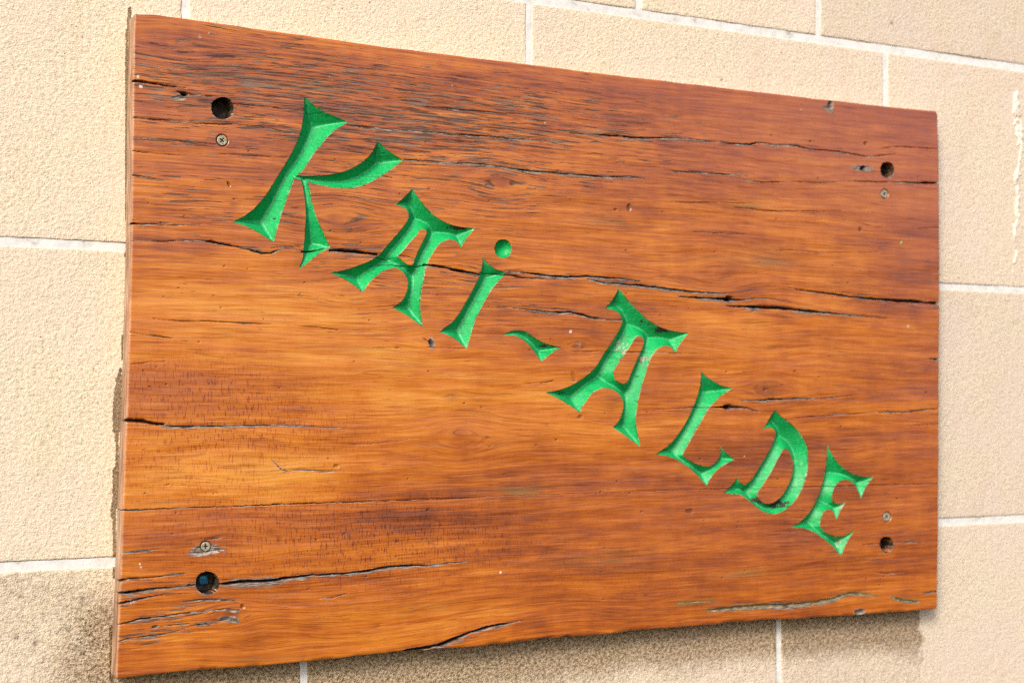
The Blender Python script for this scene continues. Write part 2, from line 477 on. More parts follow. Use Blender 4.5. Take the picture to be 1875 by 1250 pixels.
def make_tile(x0, x1, z0, z1, name="stone_tile"):
    vis = x1 > VX0 and x0 < VX1 and z1 > VZ0 and z0 < VZ1
    step = 0.0026 if vis else 0.012
    r = 0.0013
    def axis(a, b):
        n = max(4, int((b - a) / step))
        e = np.array([0, 0.25, 0.6, 1.0]) * r
        return np.concatenate([a + e, np.linspace(a + r, b - r, n)[1:-1], b - e[::-1]])
    ax, az = axis(x0, x1), axis(z0, z1)
    X, Z = np.meshgrid(ax, az)
    dx = np.minimum(X - x0, x1 - X); dz = np.minimum(Z - z0, z1 - Z)
    ex = np.clip(1 - dx / r, 0, 1); ez = np.clip(1 - dz / r, 0, 1)
    e = np.sqrt(np.clip(ex ** 2 + ez ** 2, 0, 1))
    Y = r * (1 - np.sqrt(np.clip(1 - e ** 2, 0, 1)))
    jit = (fnoise(X * 120, Z * 120, 9) - 0.5)
    Xj = X + jit * 0.0010 * (dx < r * 1.01) ; Zj = Z + (fnoise(X * 130, Z * 110, 13) - 0.5) * 0.0011 * (dz < r * 1.01)
    Y = Y + (fnoise(X * 150, Z * 170, 21, 3) - 0.5) * 0.0007 + (fnoise(X * 12, Z * 12, 23, 2) - 0.5) * 0.0012
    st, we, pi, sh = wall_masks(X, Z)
    Y = Y + pi * 0.0012
    nz, nx = X.shape
    V = np.stack([Xj, Y, Z * 0 + Zj + ZC], -1).reshape(-1, 3)
    idx = np.arange(nz * nx).reshape(nz, nx)
    F = np.stack([idx[:-1, :-1], idx[:-1, 1:], idx[1:, 1:], idx[1:, :-1]], -1).reshape(-1, 4)
    # skirt back into the mortar bed
    ring = np.concatenate([idx[0, :], idx[1:, -1], idx[-1, -2::-1], idx[-2:0:-1, 0]])
    bk = V[ring].copy(); bk[:, 1] = 0.012
    b0 = len(V); m = len(ring)
    V = np.vstack([V, bk])
    i = np.arange(m); j = (i + 1) % m
    S = np.stack([ring[j], ring[i], b0 + i, b0 + j], -1)
    F = np.vstack([F, S])
    pad = np.zeros(m)
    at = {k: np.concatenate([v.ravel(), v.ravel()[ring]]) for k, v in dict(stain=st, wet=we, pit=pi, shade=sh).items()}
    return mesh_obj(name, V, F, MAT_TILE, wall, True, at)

for ri in range(6):
    zt, zb_ = rows_z[ri], rows_z[ri + 1]
    js = xj[ri]
    for k in range(len(js) - 1):
        make_tile(js[k] + joint / 2, js[k + 1] - joint / 2, zb_ + row_joint[ri + 1] / 2, zt - row_joint[ri] / 2)

# grout: one recessed, slightly uneven bed
gx = np.linspace(-0.75, 2.4, 500); gz = np.linspace(rows_z[-1], rows_z[0], 260)
GX, GZ = np.meshgrid(gx, gz)
GY = 0.0011 + (fnoise(GX * 50, GZ * 50, 31) - 0.5) * 0.0011
idx = np.arange(GX.size).reshape(GX.shape)
mesh_obj("grout", np.stack([GX, GY, GZ + ZC], -1).reshape(-1, 3),
         np.stack([idx[:-1, :-1], idx[:-1, 1:], idx[1:, 1:], idx[1:, :-1]], -1).reshape(-1, 4), MAT_GROUT, wall)

# pale lime run on the right-hand tile
lp = W([(1863, 172), (1860, 196), (1864, 230), (1868, 270), (1866, 300), (1862, 330), (1864, 370), (1862, 400), (1858, 430), (1860, 465), (1853, 505)])
lw = np.array([4, 8, 7, 5, 3.5, 5.5, 5, 4, 3.2, 2.5, 0.8]) / 2028 * 1.9
n = 150
zz = np.linspace(lp[0, 1] + 0.004, lp[-1, 1] - 0.004, n)
cxl = np.interp(-zz, -lp[:, 1], lp[:, 0]); ww = np.interp(-zz, -lp[:, 1], lw)
tt = np.linspace(-0.012, 0.012, 28)
LX = cxl[:, None] + tt[None, :]; LZ = np.repeat(zz[:, None], len(tt), 1)
prof = ww[:, None] - np.abs(tt[None, :] + (fnoise(LX * 200, LZ * 90, 41) - 0.5) * 0.007)
LH = np.clip(prof, -0.004, 0.003) * 0.45 + (fnoise(LX * 260, LZ * 170, 43) - 0.66) * 0.0062
LY = -0.0006 - LH
LY = np.where(LH < -0.0006, 0.004, LY)
idx = np.arange(LX.size).reshape(LX.shape)
o = mesh_obj("lime_run", np.stack([LX, LY, LZ + ZC], -1).reshape(-1, 3),
             np.stack([idx[:-1, :-1], idx[1:, :-1], idx[1:, 1:], idx[:-1, 1:]], -1).reshape(-1, 4), MAT_LIME, wall)
o["label"] = "pale lime crust running down the tile right of the sign"

# ------------------------------------------------------------------ the sign
c0 = B([(960, 640)])[0]
sign = thing("wooden_sign", "varnished brown wooden sign board with carved green lettering, screwed to the sandy tile wall", "sign",
             (c0[0], 0.0, ZC + B([(960, 1170)])[0][1]))

top_px = [(246, 25), (276, 25.5), (333, 33), (480, 54), (700, 85), (960, 117), (1200, 146), (1450, 175.5), (1600, 192), (1717.5, 204)]
left_px = [(246, 25), (244.5, 51), (243, 160), (241.4, 300), (239.4, 464), (235.5, 620), (231.7, 743), (229, 799), (225.4, 900), (219, 1080), (212, 1243)]
right_px = [(1717.5, 204), (1719, 260), (1720, 335), (1721, 450), (1720.5, 556), (1720, 700), (1719, 885), (1718, 1000), (1717, 1114)]
tp, lpx, rp, bp_ = B(top_px), B(left_px), B(right_px), B(bot_px)
XL, XR = tp[0, 0], tp[-1, 0]
ZT, ZB = 0.5 * (tp[0, 1] + tp[-1, 1]), 0.5 * (bp_[0, 1] + bp_[-1, 1])
NX, NZ = 1120, 950
def dens(n):
    t = np.linspace(0, 1, n)
    e = np.array([0.0, 0.00035, 0.0009])
    t = 0.0018 + t * (1 - 0.0036)
    return np.concatenate([e, t, 1 - e[::-1]])
s_ = dens(NX); r_ = dens(NZ)
# a little denser to the left, which is nearer
s_ = s_ * (1 - 0.12 * (1 - s_))
S, R = np.meshgrid(s_, r_)
x0 = XL + (XR - XL) * S; z0 = ZB + (ZT - ZB) * R
Lx = np.interp(-z0, -lpx[:, 1], lpx[:, 0]); Rx = np.interp(-z0, -rp[:, 1], rp[:, 0])
Tz = np.interp(x0, tp[:, 0], tp[:, 1]); Bz = np.interp(x0, bp_[:, 0], bp_[:, 1])
wig = (fnoise(x0 * 55, x0 * 0, 51) - 0.5)
Bz = Bz + wig * 0.0016 * sstep(0.45, 0.6, x0) + (fnoise(x0 * 20, x0 * 0, 52) - .5) * 0.002
Tz = Tz + (fnoise(x0 * 40, x0 * 0, 53) - 0.5) * 0.0012
Lx = Lx + (fnoise(z0 * 40, z0 * 0, 54) - 0.5) * 0.0008
X = Lx * (1 - S) + Rx * S
def corner(rad, dz_):
    t = np.clip(1 - dz_ / rad, 0, 1)
    return rad * (1 - np.sqrt(1 - t * t))
dzt, dzb = (1 - R) * (ZT - ZB), R * (ZT - ZB)
X = X - S ** 60 * (corner(0.006, dzt) + corner(0.005, dzb)) + (1 - S) ** 60 * (corner(0.002, dzt) + corner(0.0025, dzb))
Z = Bz * (1 - R) + Tz * R
NZ1, NX1 = X.shape
cell = 0.00062

H = np.zeros_like(X)               # depth below the face
crack = np.zeros_like(X); weather = np.zeros_like(X); pale = np.zeros_like(X); dash_extra = np.zeros_like(X); olive_x = np.zeros_like(X)
LID = np.full(X.shape, -1, int)    # which cut-out a vertex is in
SD = np.full(X.shape, 1e3)

def window(pmin, pmax, pad):
    c = np.where((X[NZ1 // 2] > pmin[0] - pad - 0.006) & (X[NZ1 // 2] < pmax[0] + pad + 0.006))[0]
    q = np.where((Z[:, NX1 // 2] > pmin[1] - pad - 0.006) & (Z[:, NX1 // 2] < pmax[1] + pad + 0.006))[0]
    return slice(q[0], q[-1] + 1), slice(c[0], c[-1] + 1)

# --- letter outlines (runs of smooth curve between sharp tips), read off the photograph
K = outline([[(562, 95), (640, 165), (735, 215), (845, 262)],
             [(845, 262), (760, 318), (690, 388), (640, 450), (598, 512), (548, 585), (512, 612)],
             [(512, 612), (600, 615), (720, 607), (830, 583), (930, 532), (1000, 468), (1042, 385)],
             [(1042, 385), (1110, 450), (1207, 512)],
             [(1207, 512), (1120, 580), (1020, 642), (930, 682), (840, 697), (740, 690), (650, 672), (584, 655)],
             [(584, 655), (600, 720), (612, 790), (640, 880), (680, 970), (733, 1082)],
             [(733, 1082), (650, 1128), (585, 1180), (525, 1230)],
             [(525, 1230), (548, 1160), (557, 1080), (566, 960), (570, 860), (562, 760), (548, 670), (538, 642)],
             [(538, 642), (498, 632)],
             [(498, 632), (470, 705), (438, 790), (410, 870), (388, 950), (358, 1050)],
             [(358, 1050), (260, 985), (175, 942), (90, 915)],
             [(90, 915), (165, 880), (240, 822), (310, 740), (370, 645), (430, 550), (490, 445), (530, 350), (550, 255), (558, 170), (562, 95)]],
            400, 150, 3.5703)
A1 = outline([[(626, 60), (670, 125), (720, 190), (780, 245), (850, 290), (940, 320), (1060, 333)],
              [(1060, 333), (1025, 375), (995, 412), (965, 468)],
              [(965, 468), (940, 432), (905, 415), (860, 418), (812, 445), (776, 495), (745, 550), (722, 610), (705, 690), (690, 760), (681, 840), (684, 925), (700, 1020)],
              [(700, 1020), (640, 975), (570, 925), (485, 885)],
              [(485, 885), (532, 855), (568, 815), (590, 760), (595, 705), (580, 660), (550, 628), (508, 608), (450, 620), (392, 652), (345, 692), (310, 735), (285, 778)],
              [(285, 778), (215, 725), (140, 680), (50, 640)],
              [(50, 640), (150, 625), (250, 592), (330, 560), (392, 520), (440, 467), (500, 398), (552, 335), (588, 287), (600, 245), (588, 208), (555, 185), (510, 172)],
              [(510, 172), (565, 122), (626, 60)]], 590, 330, 3.789)
A1c = outline([[(702, 338), (722, 350), (718, 388), (690, 442), (660, 502), (642, 550), (630, 582), (606, 590), (572, 570), (548, 548), (528, 528), (562, 490), (610, 432), (652, 384), (682, 346), (702, 338)]], 590, 330, 3.789)
I1 = outline([[(1115, 530), (1155, 580), (1210, 618), (1280, 640)],
              [(1280, 640), (1235, 688), (1190, 740), (1150, 802), (1110, 872), (1070, 952), (1042, 1030), (1020, 1105), (1000, 1172)],
              [(1000, 1172), (950, 1125), (890, 1083), (812, 1052)],
              [(812, 1052), (862, 1015), (912, 975), (960, 908), (1000, 840), (1040, 770), (1078, 695), (1102, 640), (1112, 585), (1115, 530)]], 590, 330, 3.789)
ang = np.linspace(0, 2 * np.pi, 40, endpoint=False)
DOT = B(np.stack([590 + (1257 + 59 * np.cos(ang)) / 3.789, 330 + (475 + 66 * np.sin(ang)) / 3.789], -1))
HY = outline([[(80, 395), (120, 370), (180, 358), (240, 370), (292, 405), (350, 438), (420, 463), (495, 475)],
              [(495, 475), (450, 495), (400, 530), (345, 575)],
              [(345, 575), (317, 535), (290, 498), (250, 450), (200, 412), (150, 395), (80, 395)]], 900, 510, 3.787)
A2 = outline([[(883, 68), (930, 130), (990, 195), (1050, 255), (1115, 305), (1190, 343), (1280, 366), (1367, 375)],
              [(1367, 375), (1332, 420), (1302, 460), (1275, 515)],
              [(1275, 515), (1250, 480), (1218, 466), (1180, 472), (1142, 500), (1115, 535), (1095, 580), (1075, 640), (1052, 710), (1032, 780), (1015, 850), (1005, 920), (1002, 985), (1012, 1065), (1032, 1168)],
              [(1032, 1168), (970, 1120), (910, 1078), (838, 1032)],
              [(838, 1032), (880, 990), (906, 930), (912, 862), (890, 810), (850, 775), (800, 759), (750, 766), (702, 792), (662, 840), (632, 885), (612, 928)],
              [(612, 928), (550, 885), (470, 835), (370, 787)],
              [(370, 787), (440, 778), (520, 755), (600, 713), (680, 655), (730, 600), (775, 530), (822, 460), (870, 382), (905, 312), (902, 270), (878, 236), (838, 216), (785, 210)],
              [(785, 210), (832, 155), (883, 68)]], 900, 510, 3.787)
A2c = outline([[(1022, 400), (1050, 410), (1056, 440), (1042, 492), (1015, 548), (987, 612), (962, 672), (942, 715), (915, 728), (880, 716), (852, 690), (846, 650), (868, 602), (902, 555), (940, 502), (972, 450), (1000, 410), (1022, 400)]], 900, 510, 3.787)
L1 = outline([[(352, 65), (400, 108), (465, 148), (545, 172)],
              [(545, 172), (490, 208), (440, 250), (400, 295), (368, 345), (335, 402), (300, 462), (265, 525), (235, 585)],
              [(235, 585), (280, 617), (335, 642), (390, 654), (430, 640), (458, 608), (472, 570), (463, 522)],
              [(463, 522), (500, 565), (560, 610)],
              [(560, 610), (512, 635), (465, 665), (420, 710), (385, 775)],
              [(385, 775), (332, 712), (280, 665), (230, 630), (180, 603), (130, 588), (70, 580)],
              [(70, 580), (112, 550), (160, 512), (202, 462), (250, 390), (290, 312), (325, 230), (345, 150), (352, 65)]], 1180, 660, 3.377)
D1 = outline([[(805, 305), (850, 345), (910, 393), (960, 445), (995, 505), (1012, 570), (1012, 640), (1000, 720), (970, 800), (925, 870), (868, 922), (800, 948), (740, 935), (690, 903), (640, 860), (600, 833), (550, 826), (487, 820)],
              [(487, 820), (532, 778), (560, 745), (578, 715)],
              [(578, 715), (588, 750), (622, 770)],
              [(622, 770), (662, 735), (710, 660), (760, 580), (798, 500), (812, 462), (805, 432), (782, 416), (755, 416), (730, 432)],
              [(730, 432), (760, 380), (805, 305)]], 1180, 660, 3.377)
D1c = outline([[(862, 548), (885, 550), (910, 590), (920, 650), (908, 720), (880, 790), (840, 845), (790, 880), (740, 880), (705, 848), (702, 815), (732, 770), (770, 710), (808, 642), (840, 582), (862, 548)]], 1180, 660, 3.377)
E1 = outline([[(1130, 515), (1155, 570), (1197, 630), (1250, 678), (1308, 706), (1362, 717), (1418, 715)],
              [(1418, 715), (1385, 760), (1360, 800), (1338, 853)],
              [(1338, 853), (1320, 800), (1290, 757), (1245, 736), (1202, 748), (1172, 790), (1160, 838), (1168, 872)],
              [(1168, 872), (1205, 885), (1250, 872)],
              [(1250, 872), (1222, 910), (1185, 982)],
              [(1185, 982), (1172, 940), (1148, 920), (1115, 930), (1092, 970), (1084, 1025)],
              [(1084, 1025), (1115, 1058), (1165, 1080), (1225, 1083), (1300, 1050)],
              [(1300, 1050), (1265, 1100), (1240, 1145), (1215, 1205)],
              [(1215, 1205), (1160, 1145), (1110, 1102), (1052, 1062), (990, 1037), (905, 1030)],
              [(905, 1030), (962, 995), (1010, 950), (1045, 895), (1075, 830), (1102, 750), (1120, 660), (1126, 590), (1130, 515)]], 1180, 660, 3.377)

def ell(px, py, rx, ry, rot=0.0, n=36, wob=0.0, seed=0):
    a = np.linspace(0, 2 * np.pi, n, endpoint=False)
    k = 1 + wob * (vnoise(np.cos(a) * 2 + 5, np.sin(a) * 2 + 5, seed) - 0.5)
    return B(np.stack([px + k * (rx * np.cos(a) * math.cos(rot) - ry * np.sin(a) * math.sin(rot)),
                       py + k * (rx * np.cos(a) * math.sin(rot) + ry * np.sin(a) * math.cos(rot))], -1))

CUTS = [  # name, label, loops, kind
    ("letter", "green carved capital letter K, first and largest of the name", [K], 'v'),
    ("letter", "green carved letter A between the K and the dotted i", [A1, A1c], 'v'),
    ("letter", "green carved small i stroke below its round dot", [I1], 'v'),
    ("dot", "round green dot above the i", [DOT], 'bowl'),
    ("hyphen", "green carved curved dash between the two words", [HY], 'v'),
    ("letter", "green carved letter A with worn paint, first letter after the dash", [A2, A2c], 'v'),
    ("letter", "green carved letter L between the worn A and the D", [L1], 'v'),
    ("letter", "green carved letter D between the L and the E", [D1, D1c], 'v'),
    ("letter", "green carved letter E, last of the name, with grey worn patches", [E1], 'v'),
    ("bolt_hole", "dark bolt hole at the upper left of the sign", [ell(408, 198, 20.5, 20.5, 0, 40, 0.12, 1)], 'hole'),
    ("bolt_hole", "dark bolt hole at the lower left of the sign with a blue bolt inside", [ell(379.5, 1066.5, 21.5, 21, 0, 40, 0.05, 2)], 'hole'),
    ("bolt_hole", "dark bolt hole at the upper right of the sign", [ell(1624.5, 311, 12.5, 14.8, 0, 36, 0.05, 3)], 'hole'),
    ("bolt_hole", "dark bolt hole at the lower right of the sign", [ell(1623, 996, 12.2, 15, 0, 36, 0.08, 4)], 'hole'),
]

VAL = np.zeros_like(X)
letter_edge = np.full(X.shape, 1.0)
for ci, (nm, lab, loops, kind) in enumerate(CUTS):
    allp = np.vstack(loops)
    ws = window(allp.min(0), allp.max(0), 0.004)
    sx, sz = X[ws], Z[ws]
    P = np.stack([sx.ravel(), sz.ravel()], -1)
    if kind != 'hole':      # slightly ragged hand-cut edge
        Pj = P + np.stack([(fnoise(P[:, 0] * 500, P[:, 1] * 500, 61) - .5), (fnoise(P[:, 0] * 500, P[:, 1] * 500, 63) - .5)], -1) * 0.0005
    else:
        Pj = P
    best = np.full(len(P), 1e9); bpnt = np.zeros_like(P); ins = np.zeros(len(P), bool)
    for lp_ in loops:
        d, q, i_ = near_poly(Pj, lp_)
        m = d < best
        best[m] = d[m]; bpnt[m] = q[m]; ins ^= i_
    sd = np.where(ins, -best, best).reshape(sx.shape)
    # pull vertices next to the outline onto it
    snap = (np.abs(sd) < cell * 0.48)
    off = (bpnt - Pj).reshape(sx.shape + (2,))
    X[ws] = np.where(snap, sx + off[..., 0], sx); Z[ws] = np.where(snap, sz + off[..., 1], sz)
    sd = np.where(snap, 0, sd)
    sub = SD[ws]; upd = (sd < sub) & (sd < 0.003)
    sub[upd] = sd[upd]; SD[ws] = sub
    li = LID[ws]; li[upd & (sd <= 0)] = ci; LID[ws] = li
    d = np.clip(-sd, 0, None)
    if kind == 'v':
        dep = 1.34 * d - 24 * d * d
        k3 = dep.copy()
        for _ in range(5):
            k3[1:-1, 1:-1] = (k3[1:-1, 1:-1] * 4 + k3[:-2, 1:-1] + k3[2:, 1:-1] + k3[1:-1, :-2] + k3[1:-1, 2:]) / 8
        VAL[ws] = np.maximum(VAL[ws], np.clip((dep - k3) * 6000, 0, 1) * (d > 0.0012))
        dep = np.where(d > 0, k3, 0)
        H[ws] += dep
    elif kind == 'bowl':
        rad = d.max()
        H[ws] += np.where(d > 0, np.sqrt(np.clip(rad ** 2 - (rad - d) ** 2, 0, None)) * 0.75, 0)
    else:
        H[ws] += np.where(d > 0, 0.0195, 0) + np.where((sd > 0) & (sd < 0.0012), (0.0012 - sd) * 0.25, 0)
        ring = sstep(0.0036, 0.0, sd) * (sd >= 0) * (0.35 + 0.65 * fnoise(sx * 150, sz * 300, 67))
        low = sstep(0.002, -0.004, sz - allp[:, 1].mean())
        weather[ws] = np.maximum(weather[ws], ring * (0.35 + 0.6 * low))
    if kind != 'hole':
        letter_edge[ws] = np.minimum(letter_edge[ws], np.abs(sd))

in_hole = np.zeros(X.shape, bool)
for ci, c in enumerate(CUTS):
    if c[3] == 'hole': in_hole |= (LID == ci)

# --- splits in the wood: pixel points, widths in pixels, grey weathering strength
CR = [
    ([(244.7, 147.5), (270, 151.2), (297, 156), (341, 162)], [5, 4.5, 4, 2.5], .5),
    ([(320, 168), (332, 169.5), (345, 172), (363, 174), (390, 178)], [1, 4, 3, 2.4, 3], .7),
    ([(427, 190), (435, 191), (470, 194), (510, 198), (553, 204)], [2.5, 2.2, 1.8, 1.8, 1.5], .5),
    ([(553, 204), (582, 207.5), (603, 204.5), (635, 208), (683, 210)], [1.2, 1.2, 1.5, 1.4, .8], .3),
    ([(244.7, 216), (270, 218), (310, 221), (363, 226), (417, 227.5), (451, 229.3), (486, 232.5), (521, 242.7), (550, 246)], [3, 2.4, 2, 2.4, 3, 2.4, 1.4, 2, 2], .5),
    ([(635, 229.3), (662, 232), (694, 235.5), (730, 238.7), (783, 241.3), (831, 246), (863, 247.5), (903, 250), (943, 254.7), (997, 258), (1037, 268)], [1.5, 2.4, 2.4, 2.2, 2.4, 3, 3, 2.2, 2.6, 2, .8], .8),
    ([(244.7, 252), (283, 254.7), (323, 258.7), (363, 262.7), (395, 264.8)], [2.2, 1.8, 1.6, 1.4, .8], .4),
    ([(400, 282), (486, 286.7), (526, 289)], [.8, 1.2, 1], .3),
    ([(243, 321), (259, 323.5), (281, 326.7)], [1.6, 1.4, .8], .3),
    ([(243, 277), (270, 280), (330, 285)], [1.4, 1.2, .6], .3),
    ([(773, 195), (810, 198), (837, 201), (874, 203), (907, 206.7), (951, 209), (997, 214.7)], [1, 2, 2, 2.2, 1.2, 1, .8], .6),
    ([(1045, 244), (1090, 247), (1130, 249), (1170, 252.8), (1200, 253), (1230, 252), (1270, 255.3), (1310, 259.3), (1342, 262.5), (1374, 265.2), (1387, 261), (1417, 264.7), (1459, 267.3), (1483, 273), (1523, 276), (1555, 280.7), (1585, 286.5), (1609, 286), (1641, 282)],
     [1.5, 2.6, 3, 3.2, 3, 2.6, 2.4, 2.4, 3, 3.5, 2.8, 2.5, 2.3, 2, 2, 2, 2, 1.6, .8], .7),
    ([(1614, 272), (1641, 268.7), (1678, 270.5), (1719, 273)], [.8, 1.6, 1.5, 1.6], .4),
    ([(741, 292.5), (783, 294.7), (831, 299), (879, 300), (917, 305), (943, 310), (983, 314), (1013, 316), (1034, 318.7), (1077, 320.8), (1103, 324), (1143, 324.8), (1181, 327.5)],
     [2.2, 2, 2.4, 2.6, 2.6, 3.4, 3, 2.6, 2, 3, 3, 2, 1], 1.0),
    ([(1230, 314), (1270, 316), (1318, 318.5), (1369, 321)], [1.4, 1.8, 2, 1], .9),
    ([(1363, 331), (1403, 334), (1457, 332.7), (1513, 335.3), (1550, 331.3), (1614, 333.5), (1657, 333.5), (1689, 335.3), (1721, 334.5)], [1.2, 1.7, 1.2, 1.6, 1.4, 2, 3, 4, 4.4], .6),
    ([(1230, 368.7), (1257, 371.3), (1297, 370.8), (1342, 372.7), (1379, 372)], [1.4, 1.4, 1, 1, .6], .4),
    ([(1345, 380), (1379, 383), (1401, 386), (1457, 386.8), (1510, 386), (1542, 385)], [.8, 1.2, 1.6, 1.2, 1, .6], .4),
    ([(1270, 424.7), (1310, 427), (1363, 430)], [.8, 1.2, .8], .4),
    ([(1481, 404.7), (1518, 400.7), (1550, 402), (1577, 408.7), (1603, 416), (1683, 418.8), (1721, 417)], [.6, .8, .8, 1, 1, 1, 1.3], .5),
    ([(1422, 458), (1470, 459.3), (1507, 462.5), (1609, 462.5)], [.6, 1.1, 1.2, .6], .3),
    ([(240.7, 409), (252, 410), (270, 411), (310, 412.7), (369, 411)], [5, 3, 2, 1.6, .6], .7),
    ([(239, 441), (270, 440.7), (299, 442), (337, 441), (363, 440), (385, 442), (401, 446), (427, 451), (454, 456), (465, 460), (481, 464), (497, 463.5), (510, 457), (526, 454.5), (542, 457), (555, 461)],
     [2.5, 2.2, 2.6, 2, 2.2, 4, 4, 3.6, 3.4, 4, 3.5, 3, 2.4, 2, 2, 2.2], .55),
    ([(497, 455), (518, 451), (550, 452.5)], [1.2, 2.4, 3], .3),
    ([(553, 461), (577, 459), (603, 453)], [4, 3.6, 2.6], .1),
    ([(604.7, 458), (630, 459.3), (657, 462), (691, 466)], [5, 6.5, 7, 6], .6),
    ([(691, 471), (709, 474.6), (727, 472.5)], [2.5, 1.6, 1], .1),
    ([(682, 486), (706, 483.6), (727, 485.7), (754, 489.7), (781, 485)], [1.2, 2, 2, 2.8, 3.4], .1),
    ([(730, 467), (758, 472.5)], [2.2, 1.6], .3),
    ([(779, 484.4), (809, 488.4), (841, 495.5), (879, 503)], [4, 4.6, 5, 3.6], .5),
    ([(880, 499), (901, 501), (927, 502.7), (957, 508), (975, 510), (1007, 512)], [3, 3, 3.4, 2.6, 2, 1], .6),
    ([(927, 496), (957, 498.7), (997, 504), (1037, 506.7), (1077, 506), (1103, 508), (1143, 511), (1172, 514.5)], [2, 2.4, 4, 3.6, 3.4, 3.6, 3, 1.4], .9),
    ([(1075, 510.7), (1103, 517), (1143, 520), (1178, 523), (1224, 529), (1265, 534), (1310, 536.5), (1331, 537.5)], [1.5, 3, 3.6, 3.6, 3.4, 3, 2.4, 1.6], 1.0),
    ([(1243, 543), (1278, 545), (1310, 546.5), (1335, 547.5), (1347, 548.7), (1369, 549), (1379, 546), (1411, 546.5), (1433, 551), (1451, 554.5)], [1.4, 3.4, 4, 8, 4, 2.6, 1.4, 1.2, 1.2, .7], .8),
    ([(1323, 558.8), (1342, 561.5), (1377, 561.5), (1401, 563), (1427, 564), (1457, 567), (1497, 571), (1537, 575), (1574, 579), (1601, 580), (1625, 583)], [1, 2.8, 5, 6, 6, 5, 3.6, 3, 2.8, 2, .8], .7),
    ([(1435, 524.7), (1465, 531), (1513, 536.7), (1550, 542), (1590, 546.5), (1630, 550), (1670, 552), (1721, 556)], [.8, 1.8, 3, 3.6, 4, 5.4, 6, 5.6], .55),
    ([(911, 561), (978, 568), (1010, 571.5), (1045, 571.5), (1066, 576), (1090, 583), (1117, 585), (1139, 586)], [.7, 1.8, 3, 3.8, 3.8, 2.6, 2, 2], 1.0),
    ([(783, 636), (820, 637), (855, 638.7)], [.8, 1, 1], .2),
    ([(1037, 642.7), (1103, 644), (1151, 644), (1202, 644.5), (1230, 646.5), (1294, 648)], [.8, 1.2, 1.4, 1.2, 1.2, .6], .6),
    ([(866, 598.7), (917, 595.5), (970, 597)], [.6, .9, .5], .5),
    ([(1702, 656.7), (1721, 658)], [1.5, 3.6], .9),
    ([(1355, 734), (1379, 732.7), (1401, 733), (1411, 730), (1433, 731), (1459, 729.5), (1497, 730), (1571, 723)], [1, 2, 3, 4, 3, 2.6, 1.6, .7], .8),
    ([(1169, 751), (1230, 748), (1273, 745), (1299, 745.5), (1323, 745.5), (1333, 745), (1345, 744.7), (1369, 746.5), (1379, 750.8), (1390, 753.5)], [.8, 1.2, 1.6, 1.6, 3, 8, 4, 2.2, 2.4, 1], .6),
    ([(1454, 764.7), (1491, 762), (1537, 759), (1603, 754.5), (1670, 753.5), (1697, 749), (1721, 747)], [.8, 1.6, 2, 2, 2, 2.4, 2.6], .6),
    ([(1660, 779), (1721, 776)], [.6, 1.2], .4),
    ([(281, 583), (305, 587), (350, 588), (403, 588.7), (457, 592), (497, 594)], [.8, 1.6, 2, 2.2, 2.2, 1], .5),
    ([(539, 596.7), (571, 598), (619, 604.7)], [.8, 1.5, .9], .4),
    ([(236.7, 608), (262, 612.7), (291, 616), (318, 619)], [2.8, 2.6, 2.6, 1], .5),
    ([(683, 636.7), (730, 636.7)], [1, 1], .2),
    ([(240.7, 667), (270, 663), (302, 661.5)], [1, 1.3, 1.5], .4),
    ([(230.4, 769.5), (250, 770.5), (269, 771.5), (272, 774), (300, 777)], [8, 8, 7, 5.5, 5], .25),
    ([(300, 779), (333, 780.8), (384, 780), (434, 778.8), (518, 778.3), (574, 781.4), (636, 784)], [3.4, 3, 3.2, 2.6, 2.4, 1.4, .7], 1.0),
    ([(641, 814), (680, 813), (714, 808.6), (747, 804.4)], [.8, 1.8, 1.8, .9], .2),
    ([(498, 840.8), (507, 850.6), (518, 860), (532, 863)], [1.4, 2.8, 2.6, 1], 1.1),
    ([(535, 860), (563, 860), (596, 863), (616, 862), (675, 862)], [1.2, 3, 3, 1.6, .6], 1.1),
    ([(224, 934), (267, 932.5), (307, 930.7), (360, 928.5), (413, 927), (467, 924.8), (520, 922.7), (573, 921), (627, 919.5), (700, 916.8), (783, 914), (831, 912.5), (879, 910), (901, 908)],
     [3, 2.4, 2.2, 2.2, 2.2, 2.2, 2.6, 2.2, 2, 2, 2, 1.6, 1.2, .9], .56),
    ([(901, 908), (1000, 905), (1100, 901), (1230, 898), (1294, 895), (1326, 895), (1390, 893), (1500, 890.5), (1601, 888), (1721, 885)], [.5, .5, .5, .7, 1.1, 1.1, .9, .9, 1.3, 1.6], .35),
    ([(221, 1011), (245, 1010), (269, 1006.7), (301, 1003)], [2.4, 3, 2, .8], 1.0),
    ([(218.7, 1062.7), (235, 1059), (269, 1057), (307, 1053), (341, 1048.5)], [5, 3.4, 2.2, 1.8, 1], .9),
    ([(217, 1086), (240, 1084), (267, 1079.5), (296, 1076), (325, 1074), (357, 1071)], [7, 6, 4, 3.6, 3, 3], 1.0),
    ([(217, 1105), (240, 1100), (272, 1092), (301, 1088)], [5, 4, 2.6, 1], .8),
    ([(402, 1068.8), (427, 1066), (453, 1064.5), (493, 1062.7), (533, 1057), (573, 1052), (623, 1050), (663, 1046.5), (703, 1039), (743, 1035), (783, 1034.8), (823, 1030), (858, 1028.7)],
     [3, 7, 8, 7, 5, 3.6, 3.6, 4, 4, 3.6, 3, 1.8, .7], 1.0),
    ([(216, 1142.7), (240, 1138), (256, 1132), (288, 1129), (333, 1122.7), (373, 1118.7), (413, 1114.7), (435, 1117)], [2.4, 3, 4, 2.4, 2.4, 2.4, 2.2, 3], .9),
    ([(216, 1174.7), (232, 1169.5), (251, 1166.7), (300, 1160), (340, 1152)], [2.6, 3.6, 3, 1.4, .8], .7),
